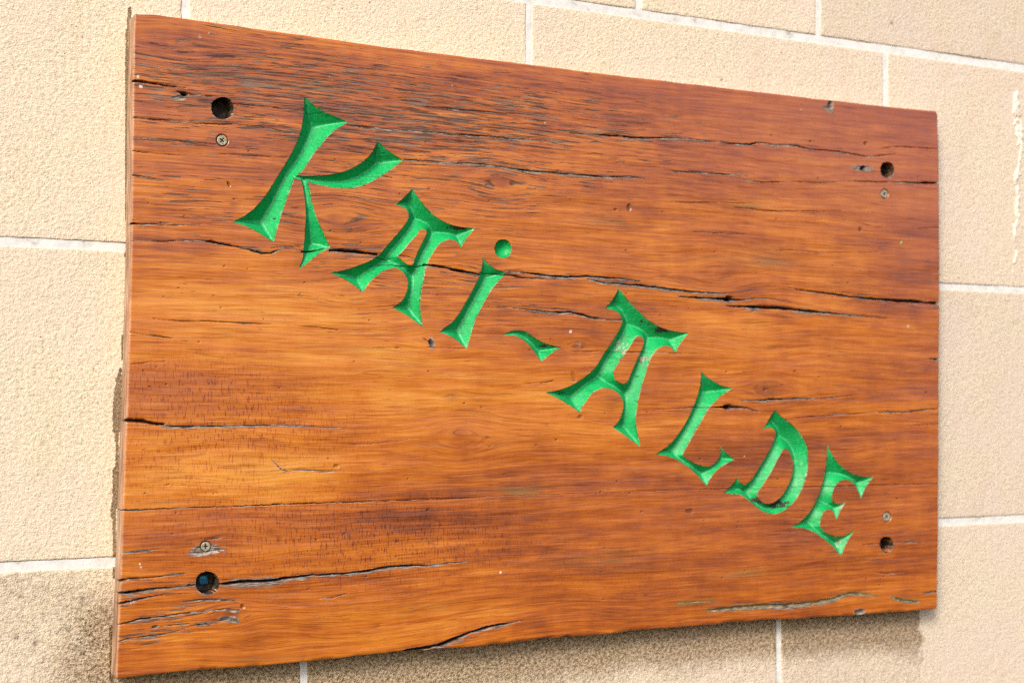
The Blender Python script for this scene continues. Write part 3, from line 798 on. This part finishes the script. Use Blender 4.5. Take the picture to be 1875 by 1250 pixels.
    ([(300, 1145), (320, 1143.5), (345, 1142)], [1, 2, 1], .8),
    ([(336, 1101), (371, 1097), (432, 1099)], [1.4, 2.4, 1.4], .9),
    ([(398, 1137), (418, 1132), (437, 1138)], [1, 3, 1.4], .9),
    ([(345, 1145), (372, 1142.5), (395, 1139)], [.8, 3, 1.2], .9),
    ([(584, 1096), (611, 1093), (640, 1084)], [1, 2.2, 1], .6),
    ([(717, 1195.5), (743, 1191.5), (770, 1187), (810, 1180), (837, 1167), (863, 1156.7), (890, 1148.7), (917, 1142.5), (935, 1139.5), (959, 1135)], [4, 6, 8, 9, 8, 6, 5, 4, 3, 1], .75),
    ([(1297, 1117), (1325, 1114), (1369, 1110), (1413, 1108), (1444, 1107.5), (1489, 1103.4), (1524, 1096), (1548, 1087.5), (1566, 1084.5), (1589, 1088.6), (1607, 1092.5)], [3, 8, 9, 9, 9, 7, 6, 5.5, 5, 3, 1.2], 1.3),
    ([(1634, 1093), (1652, 1098.4), (1681, 1101)], [2, 5, 5], 1.2),
    ([(1693, 1085), (1716, 1082)], [2, 3], 1.0),
    ([(1240, 1104), (1275, 1101), (1308, 1099.6)], [1, 2.4, 2], 1.1),
    ([(1601, 1047), (1625, 1050), (1654, 1047)], [1, 2.4, 1], .4),
    ([(960, 702), (1000, 700), (1012, 697)], [.6, 1.2, 1.6], .2),
    ([(1440, 940), (1470, 972), (1500, 977)], [.5, .6, .5], .4),
    ([(1580, 997), (1612, 995)], [.7, 1.4], .8),
    ([(1636, 994), (1665, 992), (1700, 993)], [1.4, 1, .5], .8),
    ([(884, 811), (895, 818), (903, 812)], [.8, 1.4, .8], .1),
    ([(775, 620), (787, 626), (794, 636)], [1, 3, 1], .2),
    ([(975, 572), (1010, 577)], [.5, .7], .3),
    ([(660, 320), (700, 322), (720, 326)], [.8, 1.6, .8], .6),
]
ctrl = []
seam = None
px2m = 1.0 / 2028.0
for (pp, wd, wx) in CR:
    pp = np.array(pp, float); wd = np.array(wd, float)
    m = B(pp)
    # widths grow out of the local image scale
    locs = (B(pp + [0, 0.5]) - B(pp - [0, 0.5]))[:, 1]
    wm = wd * np.abs(locs) * (0.78 + 0.22 * np.clip((wd - 2.2) / 2.0, 0, 1))
    # resample
    seg = np.r_[0, np.cumsum(np.hypot(*np.diff(m, axis=0).T))]
    n = max(6, int(seg[-1] / 0.004))
    tt = np.linspace(0, seg[-1], n)
    q = np.stack([np.interp(tt, seg, m[:, 0]), np.interp(tt, seg, m[:, 1])], -1)
    q[:, 1] += (fnoise(q[:, 0] * 160, q[:, 1] * 160, 71) - 0.5) * 0.0011 * np.clip(tt / 0.02, 0.3, 1)
    wq = np.interp(tt, seg, wm)
    for a in range(0, n, 4):
        ctrl.append((q[a, 0], q[a, 1], q[:, 1].mean()))
    ws = window(q.min(0), q.max(0), 0.016)
    sx, sz = X[ws], Z[ws]
    P = np.stack([sx.ravel(), sz.ravel()], -1)
    Pj = P.copy()
    Pj[:, 1] += (fnoise(P[:, 0] * 420, P[:, 1] * 420, 73, 3) - 0.5) * 0.0007
    best = np.full(len(P), 1e9); wloc = np.zeros(len(P)); sgn = np.zeros(len(P))
    for a in range(n - 1):
        A_, B_ = q[a], q[a + 1]
        sel = np.where((P[:, 0] > min(A_[0], B_[0]) - 0.016) & (P[:, 0] < max(A_[0], B_[0]) + 0.016) & (P[:, 1] > min(A_[1], B_[1]) - 0.016) & (P[:, 1] < max(A_[1], B_[1]) + 0.016))[0]
        if len(sel) == 0: continue
        ab = B_ - A_; L = ab @ ab + 1e-18
        t = np.clip(((Pj[sel] - A_) @ ab) / L, 0, 1)
        qq = A_ + t[:, None] * ab
        d = np.hypot(*(Pj[sel] - qq).T)
        w_ = wq[a] * (1 - t) + wq[a + 1] * t
        mm = d < best[sel]
        ii = sel[mm]
        best[ii] = d[mm]; wloc[ii] = w_[mm]; sgn[ii] = np.sign(Pj[ii, 1] - qq[mm, 1])
    d = best.reshape(sx.shape); w_ = wloc.reshape(sx.shape); sg = sgn.reshape(sx.shape)
    var = 0.25 + 1.3 * fnoise(sx * 70, sz * 200, 75)
    thin = sstep(0.0021, 0.0009, w_)
    gap = sstep(0.36, 0.56, fnoise(sx * 55, sz * 90, 76, 2))
    var = var * (1 - thin * (1 - gap) * 0.85)
    thin = thin * (0.45 + 0.55 * (1 - gap))
    dash_extra[ws] = np.maximum(dash_extra[ws], 0.55 * np.exp(-(d / (0.0016 + 1.3 * w_)) ** 2) * np.clip(w_ / 0.0009, 0.4, 1))
    half = np.maximum(w_ * 0.5 * var, 1e-5)
    open_ = np.clip(1 - d / np.maximum(half, 0.00045), 0, 1)
    amt = np.clip(w_ / 0.0008, 0, 1)
    shallow = 0.35 if wx > 1.05 else 1.0
    H[ws] += np.minimum(open_ * np.clip(half * 5.0, 0.0003, 0.0075), 0.0075) * shallow * ~in_hole[ws]
    # lips sink a touch
    H[ws] += 0.00025 * np.exp(-(d / np.maximum(w_ * 1.1, 0.0005)) ** 2) * amt
    ck = sstep(half + 0.00022, half * 0.35, d) * np.clip(w_ / 0.00075, 0.25, 1) * (0.55 if wx > 1.05 else 1.0)
    crack[ws] = np.maximum(crack[ws], ck * (1 if shallow == 1 else .35) * (1 - 0.30 * thin))
    lip = np.where(sg < 0, 1.9, 0.9)  # wider grey below the split: light caught by the lower lip, painted in
    if wx > 1.05: lip = lip * 0.5; olive_x[ws] = np.maximum(olive_x[ws], np.exp(-(d / 0.003) ** 2) * (pp[:, 1].mean() > 1000))
    wz = np.exp(-(d / (np.maximum(w_, 0.00065) * lip * (0.55 + 0.9 * fnoise(sx * 90, sz * 90, 77)))) ** 2)
    weather[ws] = np.maximum(weather[ws], np.clip(wz * (0.12 + wx) * (0.25 + 1.1 * fnoise(sx * 60, sz * 60, 79)), 0, 1) * np.clip(w_ / 0.0006, 0.4, 1))
    if wx == .35: seam2 = q
    if wx == .56: seam1 = q
seam = np.vstack([seam1, seam2])

# --- pockets, dents, specks
def dent(px, py, rx, ry, depth, rot=0.0, ck=0.0, we=0.0, pal=0.0):
    c = B([(px, py)])[0]
    fx = abs(B([(px + 1, py)])[0][0] - c[0]); fz = abs(B([(px, py + 1)])[0][1] - c[1])
    a, b = rx * fx, ry * fz
    ws = window((c[0] - a * 3, c[1] - a * 2 - b * 3), (c[0] + a * 3, c[1] + a * 2 + b * 3), 0)
    sx, sz = X[ws] - c[0], Z[ws] - c[1]
    ca, sa = math.cos(rot), math.sin(rot)
    u = (sx * ca + sz * sa) / a; v = (-sx * sa + sz * ca) / b
    rr = np.sqrt(u * u + v * v) * (0.75 + 0.5 * fnoise(X[ws] * 350, Z[ws] * 350, 81))
    k = sstep(1.1, 0.55, rr)
    H[ws] += depth * k
    crack[ws] = np.maximum(crack[ws], ck * sstep(1.1, 0.5, rr))
    weather[ws] = np.maximum(weather[ws], we * sstep(1.7, 0.8, rr))
    pale[ws] = np.maximum(pale[ws], pal * k)
dent(338, 172, 7, 4, 0.006, 0, 1.0, .6)
dent(328, 179, 14, 5, 0.0012, 0.2, 0, .9)
dent(1580.5, 308, 5, 4.5, 0.006, 0, 1.0, .3)
dent(1580, 308, 17, 5, 0.0008, 0, 0, .95)
dent(1521, 192, 5, 9, 0.004, -0.3, .55, .75)
dent(1516, 200, 10, 4, 0.001, -0.4, 0, .8)
dent(1335, 547.5, 8, 6, 0.007, 0, 1.0, .5)
dent(1333, 745, 9, 5, 0.006, 0, 1.0, .5)
dent(790, 629, 5, 9, 0.0022, 0.15, .65, .9)
dent(1152, 380, 4, 8, 0.0016, 0, .6, .5)
dent(1127, 384, 4, 3, 0.001, 0, .4, .3)
dent(419, 338, 2.5, 6, 0.0015, 0.5, .7, .2)
dent(1575, 421, 4, 5, 0.001, 0, .5, .35)
dent(1585, 263, 4, 4, 0.001, 0, .6, .3)
dent(1484, 259, 3, 2, 0.001, 0, .7, .3)
dent(1262, 936, 8, 5, 0.0008, 0, .5, 0)
dent(284, 1147, 7, 3, 0.0015, 0.1, .5, .9)
dent(444, 1110, 4, 5, 0.0012, 0, .5, .1)
dent(418, 1133, 17, 5, 0.0012, -0.1, .2, .9)
dent(374, 1006, 24, 9, 0.0011, 0.12, 0.05, .95)
dent(383, 1011, 26, 3.5, 0.0014, 0.16, 0, 1.0, .35)
dent(390, 986, 18, 2, 0.0010, 0.05, .4, .5)
dent(1574, 1120, 9, 5, 0.004, 0, .1, 1.0)
dent(1035, 1166, 14, 3, 0.003, 0.1, .7, .4)
dent(992, 1170, 16, 2.5, 0.002, 0.1, .6, .3)
dent(1400, 714, 3, 3, 0.001, 0, .6, 0)
dent(1058, 632, 6, 7, 0.0005, 0, .15, .4)
dent(1062, 763, 5, 4, 0.0008, 0, .45, 0)
dent(1050, 690, 5, 12, 0.0006, 0.3, .25, .2)
dent(616, 853, 6, 4, 0.001, 0, .3, .2)
for (px, py, r, v) in [(253, 141, 3, .9), (257, 159, 5, 1), (917, 1047, 2.2, 1), (1044.5, 607, 3, 1), (1663, 597, 1.8, .8), (1363, 835, 1.4, .7), (483, 1103, 1.5, .8),
                       (240, 1101, 8, .7), (256, 1032, 2, .8), (258, 1038, 2, .7), (366, 67, 3, .6), (383, 62, 2.5, .5), (1467, 200, 2, .5), (603, 140, 1, .6), (998, 225, 1.5, .6), (828, 157, 1.2, .6)]:
    dent(px, py, r, r * (0.6 if r > 4 else 1.2), 0.0, 0, 0, 0, v)
rs = np.random.RandomState(5)
for _ in range(130):
    px, py = rs.uniform(260, 1700), rs.uniform(230, 1100)
    dent(px, py, rs.uniform(1.4, 3.2), rs.uniform(.9, 1.8), 0.0006, rs.uniform(-.3, .3), rs.uniform(.4, .9), 0)

# countersinks of the four screws
SCREWS = [(407, 257, 9.4), (377, 1000, 8.8), (1620, 355, 7.4), (1624.3, 946, 8.0)]
for (px, py, r) in SCREWS:
    c = B([(px, py)])[0]; rr = r * abs(B([(px, py + 1)])[0][1] - c[1])
    ws = window(c - 0.012, c + 0.012, 0)
    d = np.hypot(X[ws] - c[0], Z[ws] - c[1])
    k = sstep(rr + 0.0014, rr + 0.0003, d)
    H[ws] = np.maximum(H[ws], 0.0022 * k)
    crack[ws] = np.maximum(crack[ws], 0.8 * k * (d > rr * .9))
    weather[ws] = np.maximum(weather[ws], 0.55 * np.exp(-((X[ws] - c[0]) / (rr * 2.4)) ** 2 - ((Z[ws] - c[1]) / (rr * 1.3)) ** 2))

# chipped, lighter edge along the cuts
edge_w = sstep(0.0014, 0.0, letter_edge) * sstep(0.42, 0.66, fnoise(X * 120, Z * 160, 83)) * (SD > 0)
weather = np.maximum(weather, 0.75 * edge_w)

# gentle unevenness of the face, rounded arrises
H = H + (fnoise(X * 7, Z * 30, 85, 3) - 0.5) * 0.0016 + (fnoise(X * 25, Z * 260, 87, 3) - 0.5) * 0.00045
de = np.minimum(np.minimum((S) * (XR - XL), (1 - S) * (XR - XL)), np.minimum(R * (ZT - ZB), (1 - R) * (ZT - ZB)))
rr = 0.0022
H = H + rr * (1 - np.sqrt(np.clip(1 - np.clip(1 - de / rr, 0, 1) ** 2, 0, 1))) * 0.8
edge_chip = sstep(0.004, 0.0, R * (ZT - ZB)) * sstep(0.5, 0.68, fnoise(X * 45, Z * 5, 89))
H = H + 0.0012 * edge_chip
weather = np.maximum(weather, 0.6 * edge_chip)
# warped corners: top right is rounded off
rad = 0.006
cxr, czr = XR - rad, ZT - rad

# --- grain field
ctrl = np.array(ctrl)
cxs = np.linspace(XL - 0.01, XR + 0.01, 150); czs = np.linspace(ZB - 0.02, ZT + 0.02, 110)
CXG, CZG = np.meshgrid(cxs, czs)
num = np.zeros_like(CXG); den = np.full_like(CXG, 0.35)
for (a, b, m) in ctrl:
    k = np.exp(-((CXG - a) / 0.085) ** 2 - ((CZG - b) / 0.028) ** 2)
    num += k * (m - b); den += k
Wf = num / den
fi = (X - cxs[0]) / (cxs[1] - cxs[0]); fj = (Z - czs[0]) / (czs[1] - czs[0])
i0 = np.clip(fi.astype(int), 0, len(cxs) - 2); j0 = np.clip(fj.astype(int), 0, len(czs) - 2)
fx, fz = np.clip(fi - i0, 0, 1), np.clip(fj - j0, 0, 1)
Wg = (Wf[j0, i0] * (1 - fx) * (1 - fz) + Wf[j0, i0 + 1] * fx * (1 - fz) + Wf[j0 + 1, i0] * (1 - fx) * fz + Wf[j0 + 1, i0 + 1] * fx * fz)
GZ = Z + Wg
GX = X.copy()
knot = np.zeros_like(X)
for (px, py, r, a, kc) in [(1058, 632, 22, .007, .5), (1405, 713, 42, .014, .8), (845, 800, 50, .016, .10), (828, 727, 20, .006, .5), (1325, 500, 60, .014, .1), (625, 400, 50, .012, .3),
                           (425, 1125, 34, .010, .3), (915, 335, 40, .010, .2), (900, 480, 40, .008, .1), (1385, 590, 60, .012, .1), (1120, 735, 40, .009, .4), (430, 1000, 50, .008, .1),
                           (640, 530, 40, .008, .25), (470, 1170, 60, .010, .2), (1500, 700, 60, .008, .0), (330, 80, 60, .008, .0), (1530, 800, 70, .010, .0), (790, 620, 40, .008, .1), (450, 840, 60, .008, .15)]:
    c = B([(px, py)])[0]; s = r * abs(B([(px, py + 1)])[0][1] - c[1])
    dx, dz = (X - c[0]) / 1.5, Z - c[1]
    q = np.exp(-(dx * dx + dz * dz) / (s * s))
    GZ = GZ - a * np.tanh(dz / (0.45 * s)) * q
    knot = np.maximum(knot, kc * np.exp(-(dx * dx + dz * dz) / (0.40 * s) ** 2) * (0.5 + fnoise(X * 200, Z * 200, 91)))
# slow waviness of the fibres
GZ = GZ + (fnoise(X * 2.5, Z * 9, 93, 2) - 0.5) * 0.007
zs = np.interp(X, seam[:, 0], seam[:, 1])
lower = Z < zs
GX = GX + np.where(lower, 3.3, 0.0)

def blobs(lst):
    v = np.zeros_like(X)
    for (px, py, rx, ry, a) in lst:
        c = B([(px, py)])[0]
        fx_ = abs(B([(px + 1, py)])[0][0] - c[0]); fz_ = abs(B([(px, py + 1)])[0][1] - c[1])
        v += a * np.exp(-(((X - c[0]) / (rx * fx_)) ** 2 + ((Z - c[1]) / (ry * fz_)) ** 2))
    return v
dash = 0.14 + blobs([(420, 150, 330, 130, .74), (820, 230, 330, 130, .66), (330, 370, 170, 70, .58), (660, 400, 130, 90, .5), (900, 380, 160, 60, .35), (1080, 240, 250, 90, .42),
                     (700, 540, 120, 70, .45), (900, 540, 130, 50, .45), (1000, 530, 200, 40, .3), (330, 520, 180, 40, .25), (1450, 240, 220, 70, .2), (1560, 540, 160, 50, .28),
                     (480, 1110, 220, 50, .4), (300, 1130, 100, 60, .45), (1350, 400, 300, 60, .15), (560, 600, 200, 40, .18), (600, 960, 200, 30, .25), (1500, 1000, 180, 60, .12), (250, 1180, 60, 40, .3), (1530, 1015, 50, 12, .6), (1612, 1022, 40, 10, .6), (1455, 948, 40, 8, .5), (1660, 985, 50, 20, .35), (1450, 975, 50, 12, .4), (1690, 1080, 30, 14, .5)])
dash = np.clip(dash - blobs([(420, 700, 160, 60, .1), (1200, 1000, 300, 80, .06)]) + dash_extra, 0, 1.05)
tick = blobs([(400, 830, 220, 110, .9), (620, 990, 280, 80, .8), (330, 700, 160, 60, .6), (820, 1000, 200, 60, .4), (520, 760, 200, 60, .3), (1150, 1050, 160, 60, .3)])
tone = (blobs([(560, 700, 420, 130, .55), (500, 560, 260, 70, .35), (430, 860, 260, 70, .6), (900, 760, 260, 90, .3), (560, 1010, 160, 40, .35), (620, 1150, 300, 50, .15), (560, 420, 200, 60, .2), (1150, 430, 300, 70, .2), (900, 1080, 250, 60, .1),
               (1450, 650, 220, 60, .15), (480, 880, 200, 40, .25)])
        - blobs([(350, 730, 140, 40, .5), (800, 945, 220, 28, .38), (1000, 880, 240, 40, .25), (1450, 930, 330, 120, .2), (1650, 520, 90, 90, .35), (850, 805, 22, 40, .15), (1150, 690, 120, 50, .3),
                 (420, 180, 300, 110, .22), (280, 980, 120, 40, .25), (620, 410, 120, 60, .3), (330, 1060, 100, 60, .1), (1300, 850, 160, 60, .25), (260, 600, 60, 60, .2), (1040, 190, 300, 60, .2), (1330, 1030, 200, 60, .15), (820, 620, 60, 40, .2)]))
red = np.clip(blobs([(1500, 250, 330, 110, .9), (1680, 350, 120, 140, .7), (1650, 230, 160, 80, .5), (1150, 130, 300, 60, .4), (1350, 950, 400, 140, .35), (330, 200, 200, 90, .3), (300, 730, 120, 40, .5), (700, 250, 300, 90, .2), (1690, 700, 60, 300, .4), (350, 960, 200, 40, .3)]), 0, 1)  # upper-right blobs also carry the varnish sheen as colour
olive = np.clip(blobs([(930, 900, 60, 10, .8), (1140, 407, 60, 9, .55), (1370, 372, 40, 8, .7), (1380, 478, 70, 9, .6), (1400, 457, 50, 7, .3), (380, 190, 40, 6, .3), (760, 1115, 60, 8, .4), (1110, 1025, 70, 16, .4),
                       (570, 158, 60, 10, .5), (1490, 575, 60, 6, .3), (1360, 1048, 50, 7, .5), (640, 640, 60, 8, .3), (1290, 620, 60, 8, .2), (575, 870, 50, 7, .0), (480, 1205, 50, 5, .5), (225, 1010, 5, 20, .4)]), 0, 1)
olive = np.maximum(olive, olive_x)
yl = blobs([(560, 872, 60, 6, .9), (745, 432, 10, 5, .0), (1170, 790, 60, 8, .3), (690, 642, 50, 5, .8), (925, 440, 20, 10, 0)])
tone = np.clip(tone + yl, -1.2, 1.2)

# paint wear on the letters
flake = np.clip(blobs([(838, 417, 26, 8, 1.1), (815, 404, 10, 6, .6), (1215, 603, 26, 9, 1.2), (1180, 590, 16, 8, .8), (1180, 618, 16, 12, .5), (1005, 633, 20, 6, 1.0), (1030, 720, 12, 7, .9),
                       (1420, 920, 30, 12, .7), (1390, 915, 30, 8, .9), (1440, 925, 30, 10, .6), (1510, 910, 10, 10, .6), (1540, 925, 12, 10, .5), (862, 605, 14, 10, .45), (1125, 640, 16, 18, .6), (1175, 655, 12, 10, .7),
                       (1510, 980, 25, 10, .5), (1140, 793, 14, 10, .4), (700, 400, 8, 8, .2)]), 0, 1.2)
worn = np.clip(0.78 * blobs([(1145, 640, 22, 36, 1.0), (1185, 660, 14, 30, .9), (1150, 700, 16, 20, .4), (1505, 905, 16, 22, 1.0), (1545, 925, 14, 14, .9), (1540, 990, 16, 20, .9), (1570, 870, 14, 16, .6), (1475, 870, 10, 30, .6), (1460, 810, 12, 30, .3),
                      (852, 610, 20, 24, .45), (1265, 875, 20, 14, .3), (1500, 960, 16, 14, .4)]), 0, 1)
rim = sstep(0.0016, 0.0002, letter_edge)

# ------------------------------------------------------------------ split the face into planks, letters and holes
Y = -THICK + H
Y = np.minimum(Y, -0.0015)
V = np.stack([X, Y, Z + ZC], -1)
sdq = np.minimum(SD, 0.01)
fc = 0.25 * (sdq[:-1, :-1] + sdq[1:, :-1] + sdq[:-1, 1:] + sdq[1:, 1:])
# the cut a face belongs to = the commonest id among its corners
ids = np.stack([LID[:-1, :-1], LID[1:, :-1], LID[:-1, 1:], LID[1:, 1:]], -1).max(-1)
cat = np.where((fc < 0) & (ids >= 0), ids + 2, 0)
lowf = lower[:-1, :-1]
cat = np.where((cat == 0) & lowf, 1, cat)
idx = np.arange(X.size).reshape(X.shape)
Q = np.stack([idx[:-1, :-1], idx[:-1, 1:], idx[1:, 1:], idx[1:, :-1]], -1).reshape(-1, 4)
catf = cat.ravel()
Vf = V.reshape(-1, 3)
grain = np.stack([GX, np.zeros_like(GX), GZ], -1).reshape(-1, 3)
base = dict(dash=dash, tick=tick, tone=tone, red=red, crack=np.clip(crack, 0, 1), weather=weather, knot=knot, pale=pale, olive=olive,
            flake=flake, worn=worn, rim=rim, valley=VAL)
base = {k: v.ravel() for k, v in base.items()}
WOODA = ["dash", "tick", "tone", "red", "crack", "weather", "knot", "pale", "olive"]
PAINTA = ["flake", "worn", "rim", "valley", "crack"]

def extract(mask):
    f = Q[mask]
    u, inv = np.unique(f.ravel(), return_inverse=True)
    return u, inv.reshape(-1, 4)

# rim of the board, walked once round (for the sides)
left = idx[:, 0]; right = idx[:, -1]; bottom = idx[0, :]; top = idx[-1, :]
def side_strip(seq, flip):
    """skirt of quads from face edge to wall; returns verts, faces, number of rows"""
    ds = np.array([0.0, 0.12, 0.4, 0.75, 1.0])
    p = Vf[seq]
    rows = []
    for d in ds:
        r = p.copy()
        r[:, 1] = p[:, 1] * (1 - d) + (-0.0004) * d
        nz_ = (fnoise(p[:, 2] * 90 + p[:, 0] * 90, np.full(len(p), d * 4.0), 97) - 0.5) * 0.0009 * (d > 0)
        rows.append(r)
    return np.array(rows)

planks = []
for pk, low in ((0, False), (1, True)):
    u, f = extract(catf == pk)
    Vp = [Vf[u]]; Fp = [f]; off = len(u)
    at = {k: [base[k][u]] for k in WOODA}
    at["side"] = [0.75 * sstep(0.0019, 0.0005, (S * (XR - XL)).ravel()[u])]
    gr = [grain[u]]
    lowl = lower.reshape(X.shape)
    strips = []
    lm = lowl[:, 0] if low else ~lowl[:, 0]
    rm = lowl[:, -1] if low else ~lowl[:, -1]
    lseq = left[np.where(lm)[0]]; rseq = right[np.where(rm)[0]]
    if low and len(lseq) < NZ1: pass
    strips.append((lseq, False)); strips.append((rseq, True))
    strips.append((bottom, True) if low else (top, False))
    for seq, fl in strips:
        rows = side_strip(seq, fl)
        nr, m = rows.shape[:2]
        ii = np.arange(nr * m).reshape(nr, m) + off
        fq = np.stack([ii[:-1, :-1], ii[:-1, 1:], ii[1:, 1:], ii[1:, :-1]], -1).reshape(-1, 4)
        if fl: fq = fq[:, ::-1]
        Vp.append(rows.reshape(-1, 3)); Fp.append(fq); off += nr * m
        for k in WOODA:
            if k in ("crack",):
                z = np.zeros((nr, m)); z[0] = base[k][seq]; z[1] = base[k][seq] * .8; z[2] = base[k][seq] * .5; z[3] = base[k][seq] * .3
                at[k].append(z.ravel() * 0.8)
            else:
                at[k].append(np.tile(base[k][seq] * (0 if k in ("dash", "weather", "pale") else 1), nr))
        sdv = np.ones((nr, m)); sdv[0] = 0.0
        at["side"].append(sdv.ravel())
        gr.append(np.tile(grain[seq], (nr, 1)))
    attrs = {k: np.concatenate(v) for k, v in at.items()}
    attrs["grain"] = np.vstack(gr)
    o = mesh_obj("plank", np.vstack(Vp), np.vstack(Fp), MAT_WOOD, sign, True, attrs)
    o["label"] = "wide upper plank with long splits along the grain" if not low else "narrower lower plank below the straight glued seam"

i_letter = None
holes = []
for ci, (nm, lab, loops, kind) in enumerate(CUTS):
    u, f = extract(catf == ci + 2)
    if kind == 'hole':
        o = mesh_obj(nm, Vf[u], f, MAT_HOLE, sign, False)
        holes.append(o)
    else:
        par = sign
        if nm == "dot": par = i_letter
        o = mesh_obj(nm, Vf[u], f, MAT_PAINT, par, True, {k: base[k][u] for k in PAINTA})
        if lab.startswith("green carved small i"): i_letter = o
    o["label"] = lab

# --- screws
def make_screw(px, py, r, rot):
    c = B([(px, py)])[0]
    R_ = r * abs(B([(px, py + 1)])[0][1] - c[1])
    nr, ns = 26, 72
    rad = np.linspace(0, 1, nr)[1:]
    an = np.linspace(0, 2 * np.pi, ns, endpoint=False)
    verts = [(0, 0.0014, 0)]; mi = []
    def h(x, z):
        u, v = x * math.cos(rot) + z * math.sin(rot), -x * math.sin(rot) + z * math.cos(rot)
        w = 0.115
        arm = min(max(abs(u) - w, abs(v) - 0.50), max(abs(v) - w, abs(u) - 0.50))
        fl = np.hypot(u, v) - 0.22
        s = min(arm, fl)
        rr_ = math.hypot(x, z)
        y = 0.0
        if rr_ > 0.88: y += (rr_ - 0.88) * 0.35
        y += 0.33 * min(1, max(0, (0.03 - s) / 0.10))
        return y, s
    flags = [1]
    for a in rad:
        for t in an:
            x, z = a * math.cos(t), a * math.sin(t)
            y, s = h(x, z)
            verts.append((x * R_, y * R_ * 0.8, z * R_)); flags.append(1 if s < 0.0 else 0)
    faces = []
    for j in range(ns):
        faces.append((0, 1 + j, 1 + (j + 1) % ns))
    for k in range(nr - 2):
        for j in range(ns):
            a = 1 + k * ns + j; b = 1 + k * ns + (j + 1) % ns
            faces.append((a, a + ns, b + ns, b))
    base_i = len(verts)
    last = 1 + (nr - 2) * ns
    for j in range(ns):
        t = an[j]; verts.append((R_ * 0.9 * math.cos(t), 0.003, R_ * 0.9 * math.sin(t))); flags.append(0)
    for j in range(ns):
        a = last + j; b = last + (j + 1) % ns
        faces.append((a, base_i + j, base_i + (j + 1) % ns, b))
    faces = [tuple(reversed(f)) for f in faces]
    mi = [1 if sum(flags[i] for i in f) >= len(f) - 1 else 0 for f in faces]
    vv = np.array(verts); vv[:, 0] += c[0]; vv[:, 1] += -THICK + 0.0002; vv[:, 2] += c[1] + ZC
    return mesh_obj("screw", vv, faces, None, sign, True, None, [MAT_ZINC, MAT_SCREW_RECESS], mi)
for (px, py, r), rot, lab in zip(SCREWS, (0.95, 0.15, 0.4, 0.7), ("cross-head screw below the upper left bolt hole", "cross-head screw in a chipped grey pocket above the lower left bolt hole",
                                                              "small cross-head screw below the upper right bolt hole", "pale cross-head screw above the lower right bolt hole")):
    make_screw(px, py, r, rot)["label"] = lab

# --- blue bolt end inside the lower left hole
cb = plane([(372.5, 1061)], D_BOARD + 0.0165)[0]
bv, bf = [], []
n = 24
rings = [(0.0045, 0.0), (0.0043, -0.0024), (0.0036, -0.0031), (0.0015, -0.0033)]
for (r, y) in rings:
    for k in range(n):
        t = 2 * math.pi * k / n
        q = 1.0 / max(abs(math.cos(t)), abs(math.sin(t))) ** 0.7
        bv.append((cb[0] + r * q * math.cos(t + 0.1), -THICK + 0.0190 + y, cb[1] + ZC + r * q * math.sin(t + 0.1)))
for a in range(len(rings) - 1):
    for k in range(n):
        bf.append((a * n + k, (a + 1) * n + k, (a + 1) * n + (k + 1) % n, a * n + (k + 1) % n))
bf.append(tuple((len(rings) - 1) * n + k for k in range(n)))
bo = mesh_obj("bolt", bv, bf, MAT_BOLT, holes[1], False)
import bmesh
bm_ = bmesh.new(); bm_.from_mesh(bo.data); bmesh.ops.recalc_face_normals(bm_, faces=bm_.faces[:])
if sum(f.normal.y for f in bm_.faces if abs(f.normal.y) > 0.9) > 0: bmesh.ops.reverse_faces(bm_, faces=bm_.faces[:])
bm_.to_mesh(bo.data); bm_.free()
bo["label"] = "shiny blue bolt end deep in the hole"

# --- fleck of green paint on the right side of the face
cf = B([(1650.8, 444)])[0]
fv = [(cf[0], -THICK - 0.0013, cf[1] + ZC)]; ff = []
for k in range(12):
    t = 2 * math.pi * k / 12
    x, z = 0.0030 * math.cos(t), 0.0017 * math.sin(t)
    k_ = 0.8 + 0.4 * RNG.rand()
    fv.append((cf[0] + k_ * (x * .5 - z * .6), -THICK + 0.0006, cf[1] + ZC + k_ * (x * .8 + z * .5)))
for k in range(12):
    ff.append((0, 1 + (k + 1) % 12, 1 + k))
mesh_obj("paint_fleck", fv, ff, MAT_FLECK, sign, True)
